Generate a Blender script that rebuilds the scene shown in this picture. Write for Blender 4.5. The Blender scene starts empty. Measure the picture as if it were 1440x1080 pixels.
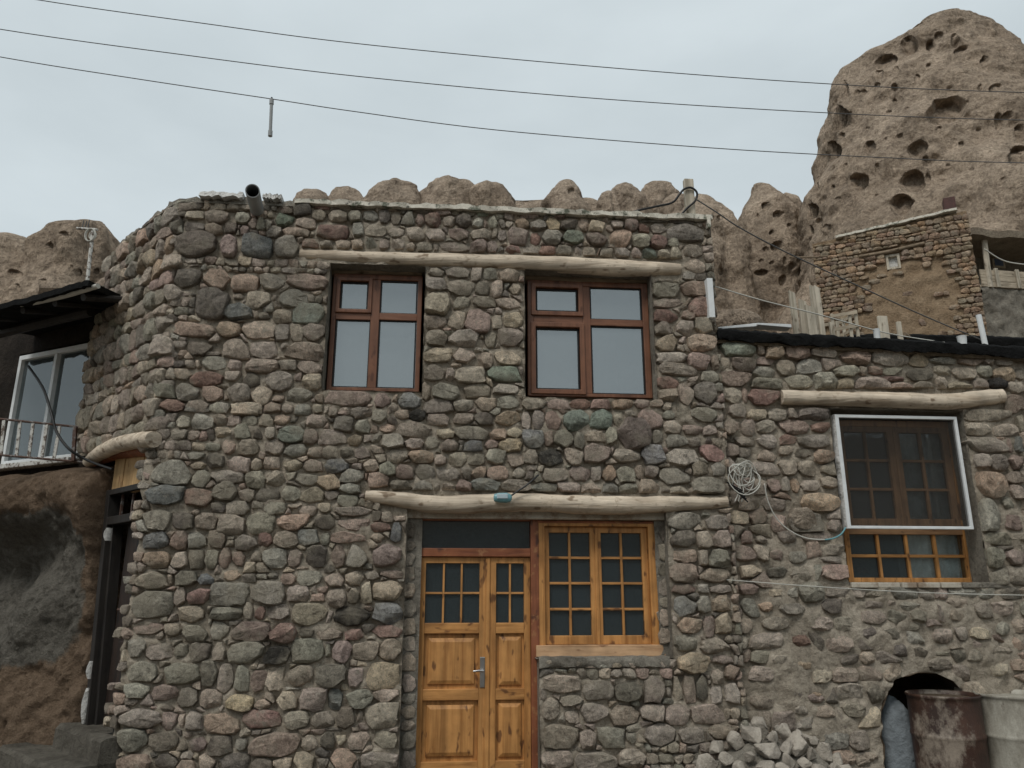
import bpy, bmesh, math, random
import numpy as np
from mathutils import Vector

# ------------------------------------------------------------------ camera, sky, sun, exposure
sc = bpy.context.scene
PITCH = math.radians(15.4); FPX = 1088.0; CAMZ = 1.65
cam_d = bpy.data.cameras.new('camera'); cam = bpy.data.objects.new('camera', cam_d)
sc.collection.objects.link(cam)
cam.location = (0, 0, CAMZ); cam.rotation_euler = (math.pi/2 + PITCH, 0, 0)
cam_d.sensor_width = 36; cam_d.lens = 36*FPX/1440; cam_d.clip_end = 3000; cam_d.clip_start = .05
sc.camera = cam

world = bpy.data.worlds.new('World'); sc.world = world; world.use_nodes = True
SUN_EL, SUN_AZ = math.radians(54), math.radians(208)      # azimuth clockwise from +Y
def build_world():
    nt = world.node_tree; nt.nodes.clear(); N = nt.nodes.new; L = nt.links.new
    out = N('ShaderNodeOutputWorld'); mix = N('ShaderNodeMixShader')
    sky = N('ShaderNodeTexSky'); sky.sky_type = 'NISHITA'; sky.sun_disc = False
    sky.sun_elevation = SUN_EL; sky.sun_rotation = SUN_AZ; sky.air_density = 1.0; sky.dust_density = 3.0
    b1 = N('ShaderNodeBackground'); b1.inputs[1].default_value = .09
    L(sky.outputs[0], b1.inputs[0])
    tc = N('ShaderNodeTexCoord'); mp = N('ShaderNodeMapping'); mp.inputs[3].default_value = (1.2, 1.2, 3.2)
    nz = N('ShaderNodeTexNoise'); nz.inputs['Scale'].default_value = 1.9; nz.inputs['Detail'].default_value = 5
    nz.inputs['Roughness'].default_value = .5
    cr = N('ShaderNodeValToRGB')
    cr.color_ramp.elements[0].position = .3; cr.color_ramp.elements[0].color = (.47, .53, .555, 1)
    cr.color_ramp.elements[1].position = .72; cr.color_ramp.elements[1].color = (.595, .66, .685, 1)
    L(tc.outputs['Generated'], mp.inputs[0]); L(mp.outputs[0], nz.inputs[0]); L(nz.outputs[0], cr.inputs[0])
    b2 = N('ShaderNodeBackground'); b2.inputs[1].default_value = 1.0; L(cr.outputs[0], b2.inputs[0])
    mix.inputs[0].default_value = .93
    L(b1.outputs[0], mix.inputs[1]); L(b2.outputs[0], mix.inputs[2]); L(mix.outputs[0], out.inputs[0])
build_world()
sun_d = bpy.data.lights.new('sun', 'SUN'); sun = bpy.data.objects.new('sun', sun_d); sc.collection.objects.link(sun)
sun_d.energy = 1.5; sun_d.angle = math.radians(20); sun_d.color = (1, .97, .92)
_sd = Vector((math.sin(SUN_AZ)*math.cos(SUN_EL), math.cos(SUN_AZ)*math.cos(SUN_EL), math.sin(SUN_EL)))
sun.rotation_euler = _sd.to_track_quat('Z', 'Y').to_euler()
sc.view_settings.view_transform = 'Standard'; sc.view_settings.look = 'None'
sc.view_settings.exposure = 0.24; sc.view_settings.gamma = 1
sc.render.resolution_x = 1024; sc.render.resolution_y = 768

# ------------------------------------------------------------------ helpers
rnd = random.Random(7)
COL = sc.collection
CAM = np.array([0, 0, CAMZ])
def ray(x, y):
    cx = (x-720)/FPX; cy = (540-y)/FPX
    return np.array([cx, math.cos(PITCH)-cy*math.sin(PITCH), math.sin(PITCH)+cy*math.cos(PITCH)])
def atY(x, y, Y):
    r = ray(x, y); return CAM + r*(Y/r[1])
class Frame:
    """a vertical wall plane: u along it, v = height, h = distance out of it towards the street"""
    def __init__(s, O, ang):
        s.O = np.array([O[0], O[1], 0.0]); s.eu = np.array([math.cos(ang), math.sin(ang), 0]); s.n = np.array([math.sin(ang), -math.cos(ang), 0])
    def hit(s, x, y, off=0.0):
        r = ray(x, y); t = ((s.O+s.n*off-CAM)@s.n)/(r@s.n); P = CAM+r*t
        return float((P-s.O)@s.eu), float(P[2])
    def P(s, u, v, h=0.0):
        q = s.O+s.eu*u+s.n*h; return (q[0], q[1], v)
    def rect(s, x0, y0, x1, y1, off=0.0):
        xm, ym = (x0+x1)/2, (y0+y1)/2
        return s.hit(x0, ym, off)[0], s.hit(x1, ym, off)[0], s.hit(xm, y1, off)[1], s.hit(xm, y0, off)[1]

def hsh(i, j, k, seed):
    n = (i*374761393 + j*668265263 + k*2147483647*0 + k*1274126177 + seed*974711) & 0xffffffff
    n = ((n ^ (n >> 13))*1103515245) & 0xffffffff
    n = ((n ^ (n >> 16))*2654435761) & 0xffffffff
    return ((n >> 8) & 0xffff)/32767.5-1.0
def vnoise(P, seed=0):
    P = np.asarray(P, float); I = np.floor(P).astype(np.int64); F = P-I; F = F*F*(3-2*F)
    r = 0
    for a in (0, 1):
        for b in (0, 1):
            for c in (0, 1):
                w = (F[:, 0] if a else 1-F[:, 0])*(F[:, 1] if b else 1-F[:, 1])*(F[:, 2] if c else 1-F[:, 2])
                r = r + w*hsh(I[:, 0]+a, I[:, 1]+b, I[:, 2]+c, seed)
    return r
def fbm(P, sc_=1.0, oct_=4, seed=0, gain=.5):
    P = np.asarray(P, float)*sc_; r = 0; a = 1.0
    for o in range(oct_):
        r = r+a*vnoise(P, seed+o); P = P*2.03+11.7; a *= gain
    return r

WL = {}
def link(o, parent, wloc):
    COL.objects.link(o); WL[o.name] = np.array(wloc, float)
    if parent is not None:
        o.parent = parent; o.location = tuple(np.array(wloc)-WL[parent.name])
    else: o.location = tuple(wloc)
    return o
def tag(o, label=None, cat=None, group=None, kind=None):
    if label: o['label'] = label
    if cat: o['category'] = cat
    if group: o['group'] = group
    if kind: o['kind'] = kind
    return o
def thing(name, loc, label, cat, group=None, kind=None):
    o = bpy.data.objects.new(name, None); o.empty_display_size = .1
    link(o, None, loc); return tag(o, label, cat, group, kind)
class MB:
    def __init__(s): s.v = []; s.f = []; s.c = []
    def add(s, vs, fs, col=None):
        o = len(s.v); s.v.extend([tuple(map(float, p)) for p in vs]); s.f.extend([tuple(i+o for i in f) for f in fs])
        s.c.extend([col or (1, 1, 1)]*len(vs)); return s
    def box(s, fr, u0, u1, v0, v1, h0, h1, col=None):
        vs = [fr.P(u, v, h) for h in (h0, h1) for v in (v0, v1) for u in (u0, u1)]
        return s.add(vs, [(0, 2, 3, 1), (4, 5, 7, 6), (0, 1, 5, 4), (2, 6, 7, 3), (0, 4, 6, 2), (1, 3, 7, 5)], col)
    def ring(s, fr, u0, u1, v0, v1, wl, wr, wb, wt, h0, h1):
        """a rectangular frame in one piece"""
        o = [(u0, v0), (u1, v0), (u1, v1), (u0, v1)]; i = [(u0+wl, v0+wb), (u1-wr, v0+wb), (u1-wr, v1-wt), (u0+wl, v1-wt)]
        vs = [fr.P(u, v, h) for h in (h0, h1) for L_ in (o, i) for u, v in L_]; fs = []
        for k in range(4):
            n = (k+1) % 4; fs += [(8+k, 8+n, 12+n, 12+k), (n, k, 4+k, 4+n), (k, n, 8+n, 8+k), (4+n, 4+k, 12+k, 12+n)]
        return s.add(vs, fs)
    def bar(s, p, q, w, t, up=(0, 0, 1)):
        p = Vector(p); q = Vector(q); d = (q-p).normalized(); a = d.cross(Vector(up))
        if a.length < 1e-4: a = d.cross(Vector((1, 0, 0)))
        a.normalize(); b = a.cross(d).normalized(); a = a*w/2; b = b*t/2
        vs = [e+sa*a+sb*b for e in (p, q) for sa, sb in ((-1, -1), (1, -1), (1, 1), (-1, 1))]
        return s.add(vs, [(3, 2, 1, 0), (4, 5, 6, 7), (0, 1, 5, 4), (1, 2, 6, 5), (2, 3, 7, 6), (3, 0, 4, 7)])
    def tube(s, pts, rad, n=8, cap=True, wob=0.0, seed=0):
        pts = [Vector(p) for p in pts]; m = len(pts); vs = []; fs = []
        rr = rad if isinstance(rad, (list, tuple)) else [rad]*m
        rg = random.Random(seed); prev = None
        for i, p in enumerate(pts):
            d = (pts[min(i+1, m-1)]-pts[max(i-1, 0)]).normalized()
            if prev is None:
                a = d.cross(Vector((0, 0, 1)))
                if a.length < 1e-3: a = d.cross(Vector((1, 0, 0)))
                a.normalize()
            else: a = (prev-d*prev.dot(d)).normalized()
            prev = a; b = d.cross(a)
            for k in range(n):
                t = 2*math.pi*k/n; r = rr[i]*(1+wob*rg.uniform(-1, 1)); vs.append(p+a*math.cos(t)*r+b*math.sin(t)*r)
        for i in range(m-1):
            for k in range(n):
                k2 = (k+1) % n; fs.append((i*n+k, i*n+k2, (i+1)*n+k2, (i+1)*n+k))
        if cap: fs.append(tuple(range(n-1, -1, -1))); fs.append(tuple((m-1)*n+k for k in range(n)))
        return s.add(vs, fs)
    def build(s, name, mat, parent=None, smooth=None, bevel=0, tint=False, label=None, cat=None, group=None, kind=None, fix=False):
        V = np.array(s.v); lo, hi = V.min(0), V.max(0); c = np.array([(lo[0]+hi[0])/2, (lo[1]+hi[1])/2, lo[2]])
        me = bpy.data.meshes.new(name); me.from_pydata((V-c).tolist(), [], s.f)
        if fix:
            bm = bmesh.new(); bm.from_mesh(me); bmesh.ops.recalc_face_normals(bm, faces=bm.faces[:]); bm.to_mesh(me); bm.free()
        if tint:
            at = me.color_attributes.new('tint', 'FLOAT_COLOR', 'POINT')
            at.data.foreach_set('color', np.c_[np.array(s.c), np.ones(len(s.c))].astype(np.float32).ravel())
        me.materials.append(mat); me.validate()
        if smooth is not None:
            me.shade_smooth()
            if smooth < 180: me.set_sharp_from_angle(angle=math.radians(smooth))
        o = bpy.data.objects.new(name, me); link(o, parent, c)
        if bevel:
            b = o.modifiers.new('bevel', 'BEVEL'); b.width = bevel; b.segments = 2; b.limit_method = 'ANGLE'
        return tag(o, label, cat, group, kind)

def spline(pts, n=8):
    pts = [np.array(p, float) for p in pts]; out = []
    for i in range(len(pts)-1):
        p0 = pts[max(i-1, 0)]; p1 = pts[i]; p2 = pts[i+1]; p3 = pts[min(i+2, len(pts)-1)]
        for k in range(n):
            t = k/n
            out.append(.5*((2*p1)+(-p0+p2)*t+(2*p0-5*p1+4*p2-p3)*t*t+(-p0+3*p1-3*p2+p3)*t**3))
    out.append(pts[-1]); return out

# ------------------------------------------------------------------ materials
def newmat(name):
    m = bpy.data.materials.new(name); m.use_nodes = True; nt = m.node_tree
    return m, nt, nt.nodes['Principled BSDF'], nt.nodes.new, nt.links.new
def pos_vec(nt, scale=(1, 1, 1)):
    g = nt.nodes.new('ShaderNodeNewGeometry'); mp = nt.nodes.new('ShaderNodeMapping'); mp.inputs[3].default_value = scale
    nt.links.new(g.outputs['Position'], mp.inputs[0]); return mp.outputs[0]
def noise(nt, vec, scale, detail=4, rough=.55, dist=0):
    n = nt.nodes.new('ShaderNodeTexNoise'); n.inputs['Scale'].default_value = scale; n.inputs['Detail'].default_value = detail
    n.inputs['Roughness'].default_value = rough; n.inputs['Distortion'].default_value = dist
    nt.links.new(vec, n.inputs['Vector']); return n.outputs['Fac']
def ramp(nt, fac, stops):
    r = nt.nodes.new('ShaderNodeValToRGB'); e = r.color_ramp.elements
    while len(e) < len(stops): e.new(.5)
    for i, (p, c) in enumerate(stops):
        e[i].position = p; e[i].color = (c[0], c[1], c[2], 1) if not isinstance(c, (int, float)) else (c, c, c, 1)
    nt.links.new(fac, r.inputs[0]); return r.outputs[0]
def mixc(nt, a, b, fac, mode='MIX'):
    m = nt.nodes.new('ShaderNodeMix'); m.data_type = 'RGBA'; m.blend_type = mode
    for s, val in ((6, a), (7, b), (0, fac)):
        if hasattr(val, 'type') and not isinstance(val, (tuple, float)): nt.links.new(val, m.inputs[s])
        elif s == 0: m.inputs[0].default_value = val
        else: m.inputs[s].default_value = (val[0], val[1], val[2], 1)
    return m.outputs[2]
def bump(nt, bsdf, hs, dist=.01, strength=1.0):
    prev = None
    for h, d in hs:
        b = nt.nodes.new('ShaderNodeBump'); b.inputs['Distance'].default_value = d; b.inputs['Strength'].default_value = strength
        nt.links.new(h, b.inputs['Height'])
        if prev: nt.links.new(prev, b.inputs['Normal'])
        prev = b.outputs[0]
    nt.links.new(prev, bsdf.inputs['Normal'])

def m_stone():
    m, nt, b, N, L = newmat('field_stone')
    a = N('ShaderNodeAttribute'); a.attribute_name = 'tint'
    v = pos_vec(nt)
    n1 = noise(nt, v, 11, 7, .72, .5); n2 = noise(nt, v, 34, 7, .75, .3); n3 = noise(nt, v, 3.6, 5, .6); n4 = noise(nt, v, 120, 4, .7)
    n5 = noise(nt, v, 19, 5, .6, 1.2)
    c = mixc(nt, a.outputs['Color'], ramp(nt, n1, [(.28, .5), (.5, .98), (.72, 1.5)]), 1.0, 'MULTIPLY')
    c = mixc(nt, c, ramp(nt, n2, [(.3, .38), (.48, 1.0), (.72, 1.5)]), .85, 'MULTIPLY')
    c = mixc(nt, c, (.40, .355, .275), ramp(nt, n3, [(.50, 0.0), (.66, .6)]))      # mortar dust and pale crust
    c = mixc(nt, c, (.44, .41, .33), ramp(nt, n5, [(.60, 0.0), (.68, .55)]))        # lichen and lime smears
    c = mixc(nt, c, (.055, .05, .042), ramp(nt, n5, [(.26, .7), (.36, 0.0)]))       # dark crust
    c = mixc(nt, c, ramp(nt, n4, [(.33, .62), (.6, 1.16)]), .75, 'MULTIPLY')
    L(c, b.inputs['Base Color']); b.inputs['Roughness'].default_value = .93; b.inputs['Specular IOR Level'].default_value = .2
    bump(nt, b, [(n1, .055), (n2, .04), (n4, .01)])
    return m
def m_mortar(name='mortar', c0=(.28, .24, .187), c1=(.50, .437, .352), stain=.0, sb=1.0):
    m, nt, b, N, L = newmat(name); v = pos_vec(nt)
    n1 = noise(nt, v, 3.5, 5, .6); n2 = noise(nt, v, 26, 6, .7); n3 = noise(nt, v, 110, 4, .7)
    c = ramp(nt, n1, [(.3, c0), (.7, c1)])
    c = mixc(nt, c, ramp(nt, n2, [(.3, .55), (.5, 1.0), (.72, 1.25)]), .85, 'MULTIPLY')
    c = mixc(nt, c, ramp(nt, n3, [(.35, .7), (.65, 1.15)]), .7, 'MULTIPLY')
    L(c, b.inputs['Base Color']); b.inputs['Roughness'].default_value = .95; b.inputs['Specular IOR Level'].default_value = .15
    bump(nt, b, [(n1, .03*sb), (n2, .028*sb), (n3, .008*sb)])
    return m
def m_tuff(name='tuff', c0=(.155, .112, .08), c1=(.27, .20, .145), s=1.0):
    m, nt, b, N, L = newmat(name); v = pos_vec(nt)
    n1 = noise(nt, v, .35*s, 6, .62); n2 = noise(nt, v, 2.4*s, 7, .7); n3 = noise(nt, v, 11*s, 4, .7)
    vo = N('ShaderNodeTexVoronoi'); vo.inputs['Scale'].default_value = 5.5*s; L(v, vo.inputs['Vector'])
    strk = noise(nt, pos_vec(nt, (1.6*s, 1.6*s, .22*s)), 1.0, 5, .6)
    c = ramp(nt, n1, [(.3, c0), (.7, c1)])
    c = mixc(nt, c, ramp(nt, n2, [(.3, .62), (.5, 1.0), (.7, 1.22)]), .8, 'MULTIPLY')
    c = mixc(nt, c, ramp(nt, strk, [(.35, .72), (.6, 1.1)]), .7, 'MULTIPLY')
    c = mixc(nt, c, ramp(nt, vo.outputs['Distance'], [(.08, 1.28), (.22, 1.0), (.6, .9)]), .6, 'MULTIPLY')
    c = mixc(nt, c, ramp(nt, n3, [(.32, .58), (.66, 1.25)]), .85, 'MULTIPLY')
    L(c, b.inputs['Base Color']); b.inputs['Roughness'].default_value = .95; b.inputs['Specular IOR Level'].default_value = .12
    bump(nt, b, [(n2, .28/s), (n3, .12/s), (strk, .3/s)])
    return m
def m_wood(name, c0, c1, knot, axis, rough=.5, gs=1.0, spec=.35, wear=None, bd=.003):
    m, nt, b, N, L = newmat(name)
    sv = {'x': (1.3, 26, 26), 'z': (26, 26, 1.3), 'y': (26, 1.3, 26)}[axis]; sv = tuple(x*gs for x in sv)
    v = pos_vec(nt, sv); n1 = noise(nt, v, 1.0, 6, .6, .6)
    k = noise(nt, pos_vec(nt, {'x': (7, 16, 16), 'z': (16, 16, 7), 'y': (16, 7, 16)}[axis]), 1.0, 2, .5)
    n3 = noise(nt, pos_vec(nt), 5, 4)
    c = ramp(nt, n1, [(.3, c0), (.55, c1), (.75, tuple(min(1, x*1.12) for x in c1))])
    c = mixc(nt, c, knot, ramp(nt, k, [(.62, 0.0), (.70, .85)]))
    c = mixc(nt, c, ramp(nt, n3, [(.3, .66), (.7, 1.18)]), .8, 'MULTIPLY')
    c = mixc(nt, c, ramp(nt, noise(nt, pos_vec(nt, tuple(x*.35 for x in sv)), 1.0, 4, .6), [(.3, .62), (.5, 1.0), (.7, 1.1)]), .75, 'MULTIPLY')
    if wear: c = mixc(nt, c, wear, ramp(nt, noise(nt, pos_vec(nt), 14, 6, .7), [(.57, 0.0), (.64, .8)]))
    L(c, b.inputs['Base Color']); b.inputs['Roughness'].default_value = rough; b.inputs['Specular IOR Level'].default_value = spec
    bump(nt, b, [(n1, bd), (n3, .004)])
    return m
def m_plain(name, c, rough=.6, var=.25, spec=.3, metal=0, ns=12, bd=.003):
    m, nt, b, N, L = newmat(name); v = pos_vec(nt)
    n1 = noise(nt, v, ns, 5, .65)
    L(mixc(nt, c, ramp(nt, n1, [(.3, 1-var), (.7, 1+var*.5)]), 1.0, 'MULTIPLY'), b.inputs['Base Color'])
    b.inputs['Roughness'].default_value = rough; b.inputs['Specular IOR Level'].default_value = spec; b.inputs['Metallic'].default_value = metal
    bump(nt, b, [(n1, bd)])
    return m
def m_patchy(name, ca, cb, lo, hi, ns=6, rough=.7, cc=None, lo2=.6, hi2=.66, ns2=18, metal=0, stretch=(1, 1, 1), bd=.006):
    m, nt, b, N, L = newmat(name); v = pos_vec(nt, stretch)
    n1 = noise(nt, v, ns, 6, .7); n2 = noise(nt, v, ns2, 6, .7); n3 = noise(nt, pos_vec(nt), 60, 4, .7)
    c = mixc(nt, ca, cb, ramp(nt, n1, [(lo, 0.0), (hi, 1.0)]))
    if cc: c = mixc(nt, c, cc, ramp(nt, n2, [(lo2, 0.0), (hi2, 1.0)]))
    c = mixc(nt, c, ramp(nt, n3, [(.3, .7), (.7, 1.15)]), .6, 'MULTIPLY')
    L(c, b.inputs['Base Color']); b.inputs['Roughness'].default_value = rough; b.inputs['Metallic'].default_value = metal
    bump(nt, b, [(n1, bd), (n3, bd*.3)])
    return m
def m_glass(name, refl, tint, see, clear=.8):
    """window glass: a sheet that mirrors the sky by `refl`, and lets `see` of the rest through"""
    m, nt, b, N, L = newmat(name); nt.nodes.remove(b); out = nt.nodes['Material Output']
    gl = N('ShaderNodeBsdfGlossy'); gl.inputs['Roughness'].default_value = .03; gl.inputs['Color'].default_value = (.93, .97, .98, 1)
    tr = N('ShaderNodeBsdfTransparent'); tr.inputs[0].default_value = (clear*.96, clear, clear, 1)
    df = N('ShaderNodeBsdfDiffuse'); df.inputs[0].default_value = (*tint, 1)
    v = pos_vec(nt); n1 = noise(nt, v, 2.2, 3)
    bp = N('ShaderNodeBump'); bp.inputs['Distance'].default_value = .004; L(n1, bp.inputs['Height']); L(bp.outputs[0], gl.inputs['Normal'])
    m1 = N('ShaderNodeMixShader'); dr = ramp(nt, noise(nt, v, 6, 6, .7), [(.35, see*.86), (.65, min(1, see*1.05))]); L(dr, m1.inputs[0]); L(df.outputs[0], m1.inputs[1]); L(tr.outputs[0], m1.inputs[2])
    fr = N('ShaderNodeFresnel'); fr.inputs['IOR'].default_value = 1.5
    mx = N('ShaderNodeMath'); mx.operation = 'ADD'; mx.inputs[1].default_value = refl; L(fr.outputs[0], mx.inputs[0])
    m2 = N('ShaderNodeMixShader'); L(mx.outputs[0], m2.inputs[0]); L(m1.outputs[0], m2.inputs[1]); L(gl.outputs[0], m2.inputs[2])
    L(m2.outputs[0], out.inputs[0]); return m
def m_mesh():
    m, nt, b, N, L = newmat('insect_mesh'); nt.nodes.remove(b); out = nt.nodes['Material Output']
    df = N('ShaderNodeBsdfDiffuse'); df.inputs[0].default_value = (.045, .043, .04, 1); tr = N('ShaderNodeBsdfTransparent')
    mx = N('ShaderNodeMixShader'); mx.inputs[0].default_value = .66; L(df.outputs[0], mx.inputs[1]); L(tr.outputs[0], mx.inputs[2]); L(mx.outputs[0], out.inputs[0])
    return m
M = dict(
    stone=m_stone(), mortar=m_mortar(), mud=m_mortar('mud_mortar', (.27, .19, .118), (.40, .295, .195), sb=1.6),
    cement=m_mortar('cement', (.17, .152, .125), (.31, .285, .238)), earth=m_mortar('earth', (.10, .073, .05), (.2, .15, .105), sb=2),
    tuff=m_tuff('tuff', (.34, .262, .192), (.56, .445, .34)), tuff_far=m_tuff('tuff_far', (.35, .272, .203), (.52, .415, .32), .8),
    pineV=m_wood('varnished_pine_upright', (.31, .135, .038), (.50, .245, .08), (.11, .045, .018), 'z'),
    pineH=m_wood('varnished_pine_level', (.31, .135, .038), (.50, .245, .08), (.11, .045, .018), 'x'),
    pinesill=m_wood('worn_pine', (.36, .2, .10), (.52, .33, .19), (.2, .1, .05), 'x'),
    redwood=m_wood('red_painted_wood', (.13, .04, .022), (.24, .085, .04), (.07, .03, .02), 'z', wear=(.33, .16, .07)),
    redwoodH=m_wood('red_painted_wood_level', (.16, .05, .025), (.28, .10, .045), (.07, .03, .02), 'x', wear=(.35, .17, .08)),
    brown=m_wood('brown_window_laminate', (.125, .052, .029), (.185, .082, .045), (.09, .036, .02), 'z', rough=.42, gs=.7),
    brownH=m_wood('brown_window_laminate_level', (.125, .052, .029), (.185, .082, .045), (.09, .036, .02), 'x', rough=.42, gs=.7),
    oldwood=m_wood('brown_old_wood', (.22, .12, .06), (.38, .22, .115), (.1, .06, .03), 'z'),
    oldwoodH=m_wood('brown_old_wood_level', (.22, .12, .06), (.38, .22, .115), (.1, .06, .03), 'x'),
    log=m_wood('peeled_log', (.37, .29, .21), (.60, .51, .40), (.18, .125, .08), 'x', rough=.8, gs=.9, spec=.15, wear=(.36, .29, .215), bd=.012),
    rawlog=m_wood('weathered_log', (.12, .09, .06), (.24, .185, .13), (.07, .05, .03), 'x', rough=.85, spec=.15),
    plank=m_wood('grey_plank', (.30, .265, .205), (.50, .45, .365), (.18, .145, .105), 'z', rough=.85, spec=.15),
    plankH=m_wood('grey_plank_level', (.28, .235, .175), (.45, .385, .295), (.16, .125, .09), 'x', rough=.85, spec=.15),
    yellowplank=m_wood('raw_plank', (.36, .22, .10), (.50, .33, .165), (.2, .1, .05), 'z', rough=.8, spec=.15),
    blackwood=m_wood('black_painted_wood', (.012, .010, .009), (.022, .018, .015), (.01, .008, .007), 'z', rough=.6),
    darkdoor=m_wood('dark_brown_door', (.014, .009, .007), (.03, .018, .013), (.01, .008, .007), 'z', rough=.5),
    glass_up=m_glass('coated_glass', .20, (.12, .14, .145), .35), glass=m_glass('clear_glass', .018, (.048, .068, .078), .55),  # clear_glass: bluish diffuse tint painted in for weak reflections
    glass_side=m_glass('dusty_glass', .07, (.10, .12, .125), .5), mesh=m_mesh(), glass_bare=m_glass('bare_glass', .01, (.05, .06, .065), .93, .97),
    white=m_plain('white_metal', (.68, .70, .70), .45, .12), whitepeel=m_patchy('peeling_white', (.55, .54, .5), (.12, .09, .07), .5, .58, 20),
    edging=m_patchy('pale_roof_edging', (.62, .58, .49), (.13, .14, .10), .52, .60, 9, cc=(.07, .07, .06), lo2=.58, hi2=.66, ns2=26),
    foam=m_patchy('white_foam', (.62, .61, .58), (.2, .19, .17), .52, .66, 14, .8, bd=.03),
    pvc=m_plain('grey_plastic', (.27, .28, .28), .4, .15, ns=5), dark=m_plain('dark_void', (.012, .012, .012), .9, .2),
    tarp=m_plain('black_tar_sheet', (.009, .009, .009), .85, .5, .08, ns=9, bd=.03), rubber=m_plain('black_cable', (.012, .012, .012), .5, .1),
    wire=m_plain('grey_wire', (.10, .10, .10), .6, .1), palewire=m_plain('pale_cable', (.50, .49, .44), .5, .1), bluewire=m_plain('blue_cable', (.13, .30, .33), .5, .1),
    steel=m_plain('brushed_steel', (.5, .5, .5), .3, .1, .5, 1.0), iron=m_patchy('rusty_iron', (.09, .045, .03), (.2, .19, .18), .5, .6, 15),
    rust=m_patchy('rusty_drum', (.030, .014, .009), (.062, .028, .017), .4, .62, 5, .55, cc=(.26, .215, .17), lo2=.53, hi2=.64, ns2=3.0, stretch=(1, 1, .7)),
    drum=m_patchy('grey_white_drum', (.36, .34, .285), (.22, .20, .16), .42, .6, 6, .6, cc=(.10, .075, .055), lo2=.64, hi2=.72, ns2=9, stretch=(1, 1, .35)),
    sack=m_plain('blue_grey_sack', (.20, .225, .24), .75, .35, ns=7, bd=.03), lampblue=m_plain('turquoise_plastic', (.16, .33, .36), .3, .2),
    lamplens=m_plain('lamp_lens', (.42, .5, .53), .2, .1), gravelroof=m_mortar('roof_mud', (.2, .16, .12), (.33, .28, .21)),
    curtain=m_plain('sheer_curtain', (.78, .80, .80), .9, .15), red=m_plain('red_petal', (.55, .06, .03), .6, .2), leaf=m_plain('leaf', (.06, .09, .03), .6, .3),
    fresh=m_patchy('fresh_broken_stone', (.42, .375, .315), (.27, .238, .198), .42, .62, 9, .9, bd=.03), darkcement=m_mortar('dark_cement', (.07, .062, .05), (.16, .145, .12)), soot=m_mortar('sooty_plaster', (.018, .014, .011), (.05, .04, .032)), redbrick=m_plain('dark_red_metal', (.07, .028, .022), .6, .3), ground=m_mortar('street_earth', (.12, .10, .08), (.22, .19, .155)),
    bluepane=m_plain('blue_pane', (.10, .14, .22), .3, .2), whitewash=m_patchy('whitewashed_board', (.44, .40, .33), (.26, .2, .145), .48, .62, 7),
)
TINT = dict(n=(.295, .246, .200), g=(.252, .240, .195), r=(.295, .21, .172), R=(.25, .145, .12), d=(.15, .132, .11), k=(.048, .046, .042), b=(.165, .18, .182),
            t=(.365, .30, .225), y=(.39, .305, .19), o=(.36, .255, .18), p=(.245, .185, .16), G=(.165, .21, .165))
def tint_of(c, rg):
    if c is None: c = rg.choices('ngrRdbtyopGk', [30, 17, 12, 5, 9, 3, 9, 3, 5, 8, 1, .6])[0]
    a = np.array(TINT[c])*1.74; w = float(a.mean()); a = a*.62+.38*w*np.array([1.17, 1.0, .81]); f = rg.uniform(.78, 1.22); return tuple(a*f*np.array([rg.uniform(.96, 1.04), 1, rg.uniform(.95, 1.05)]))

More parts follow.
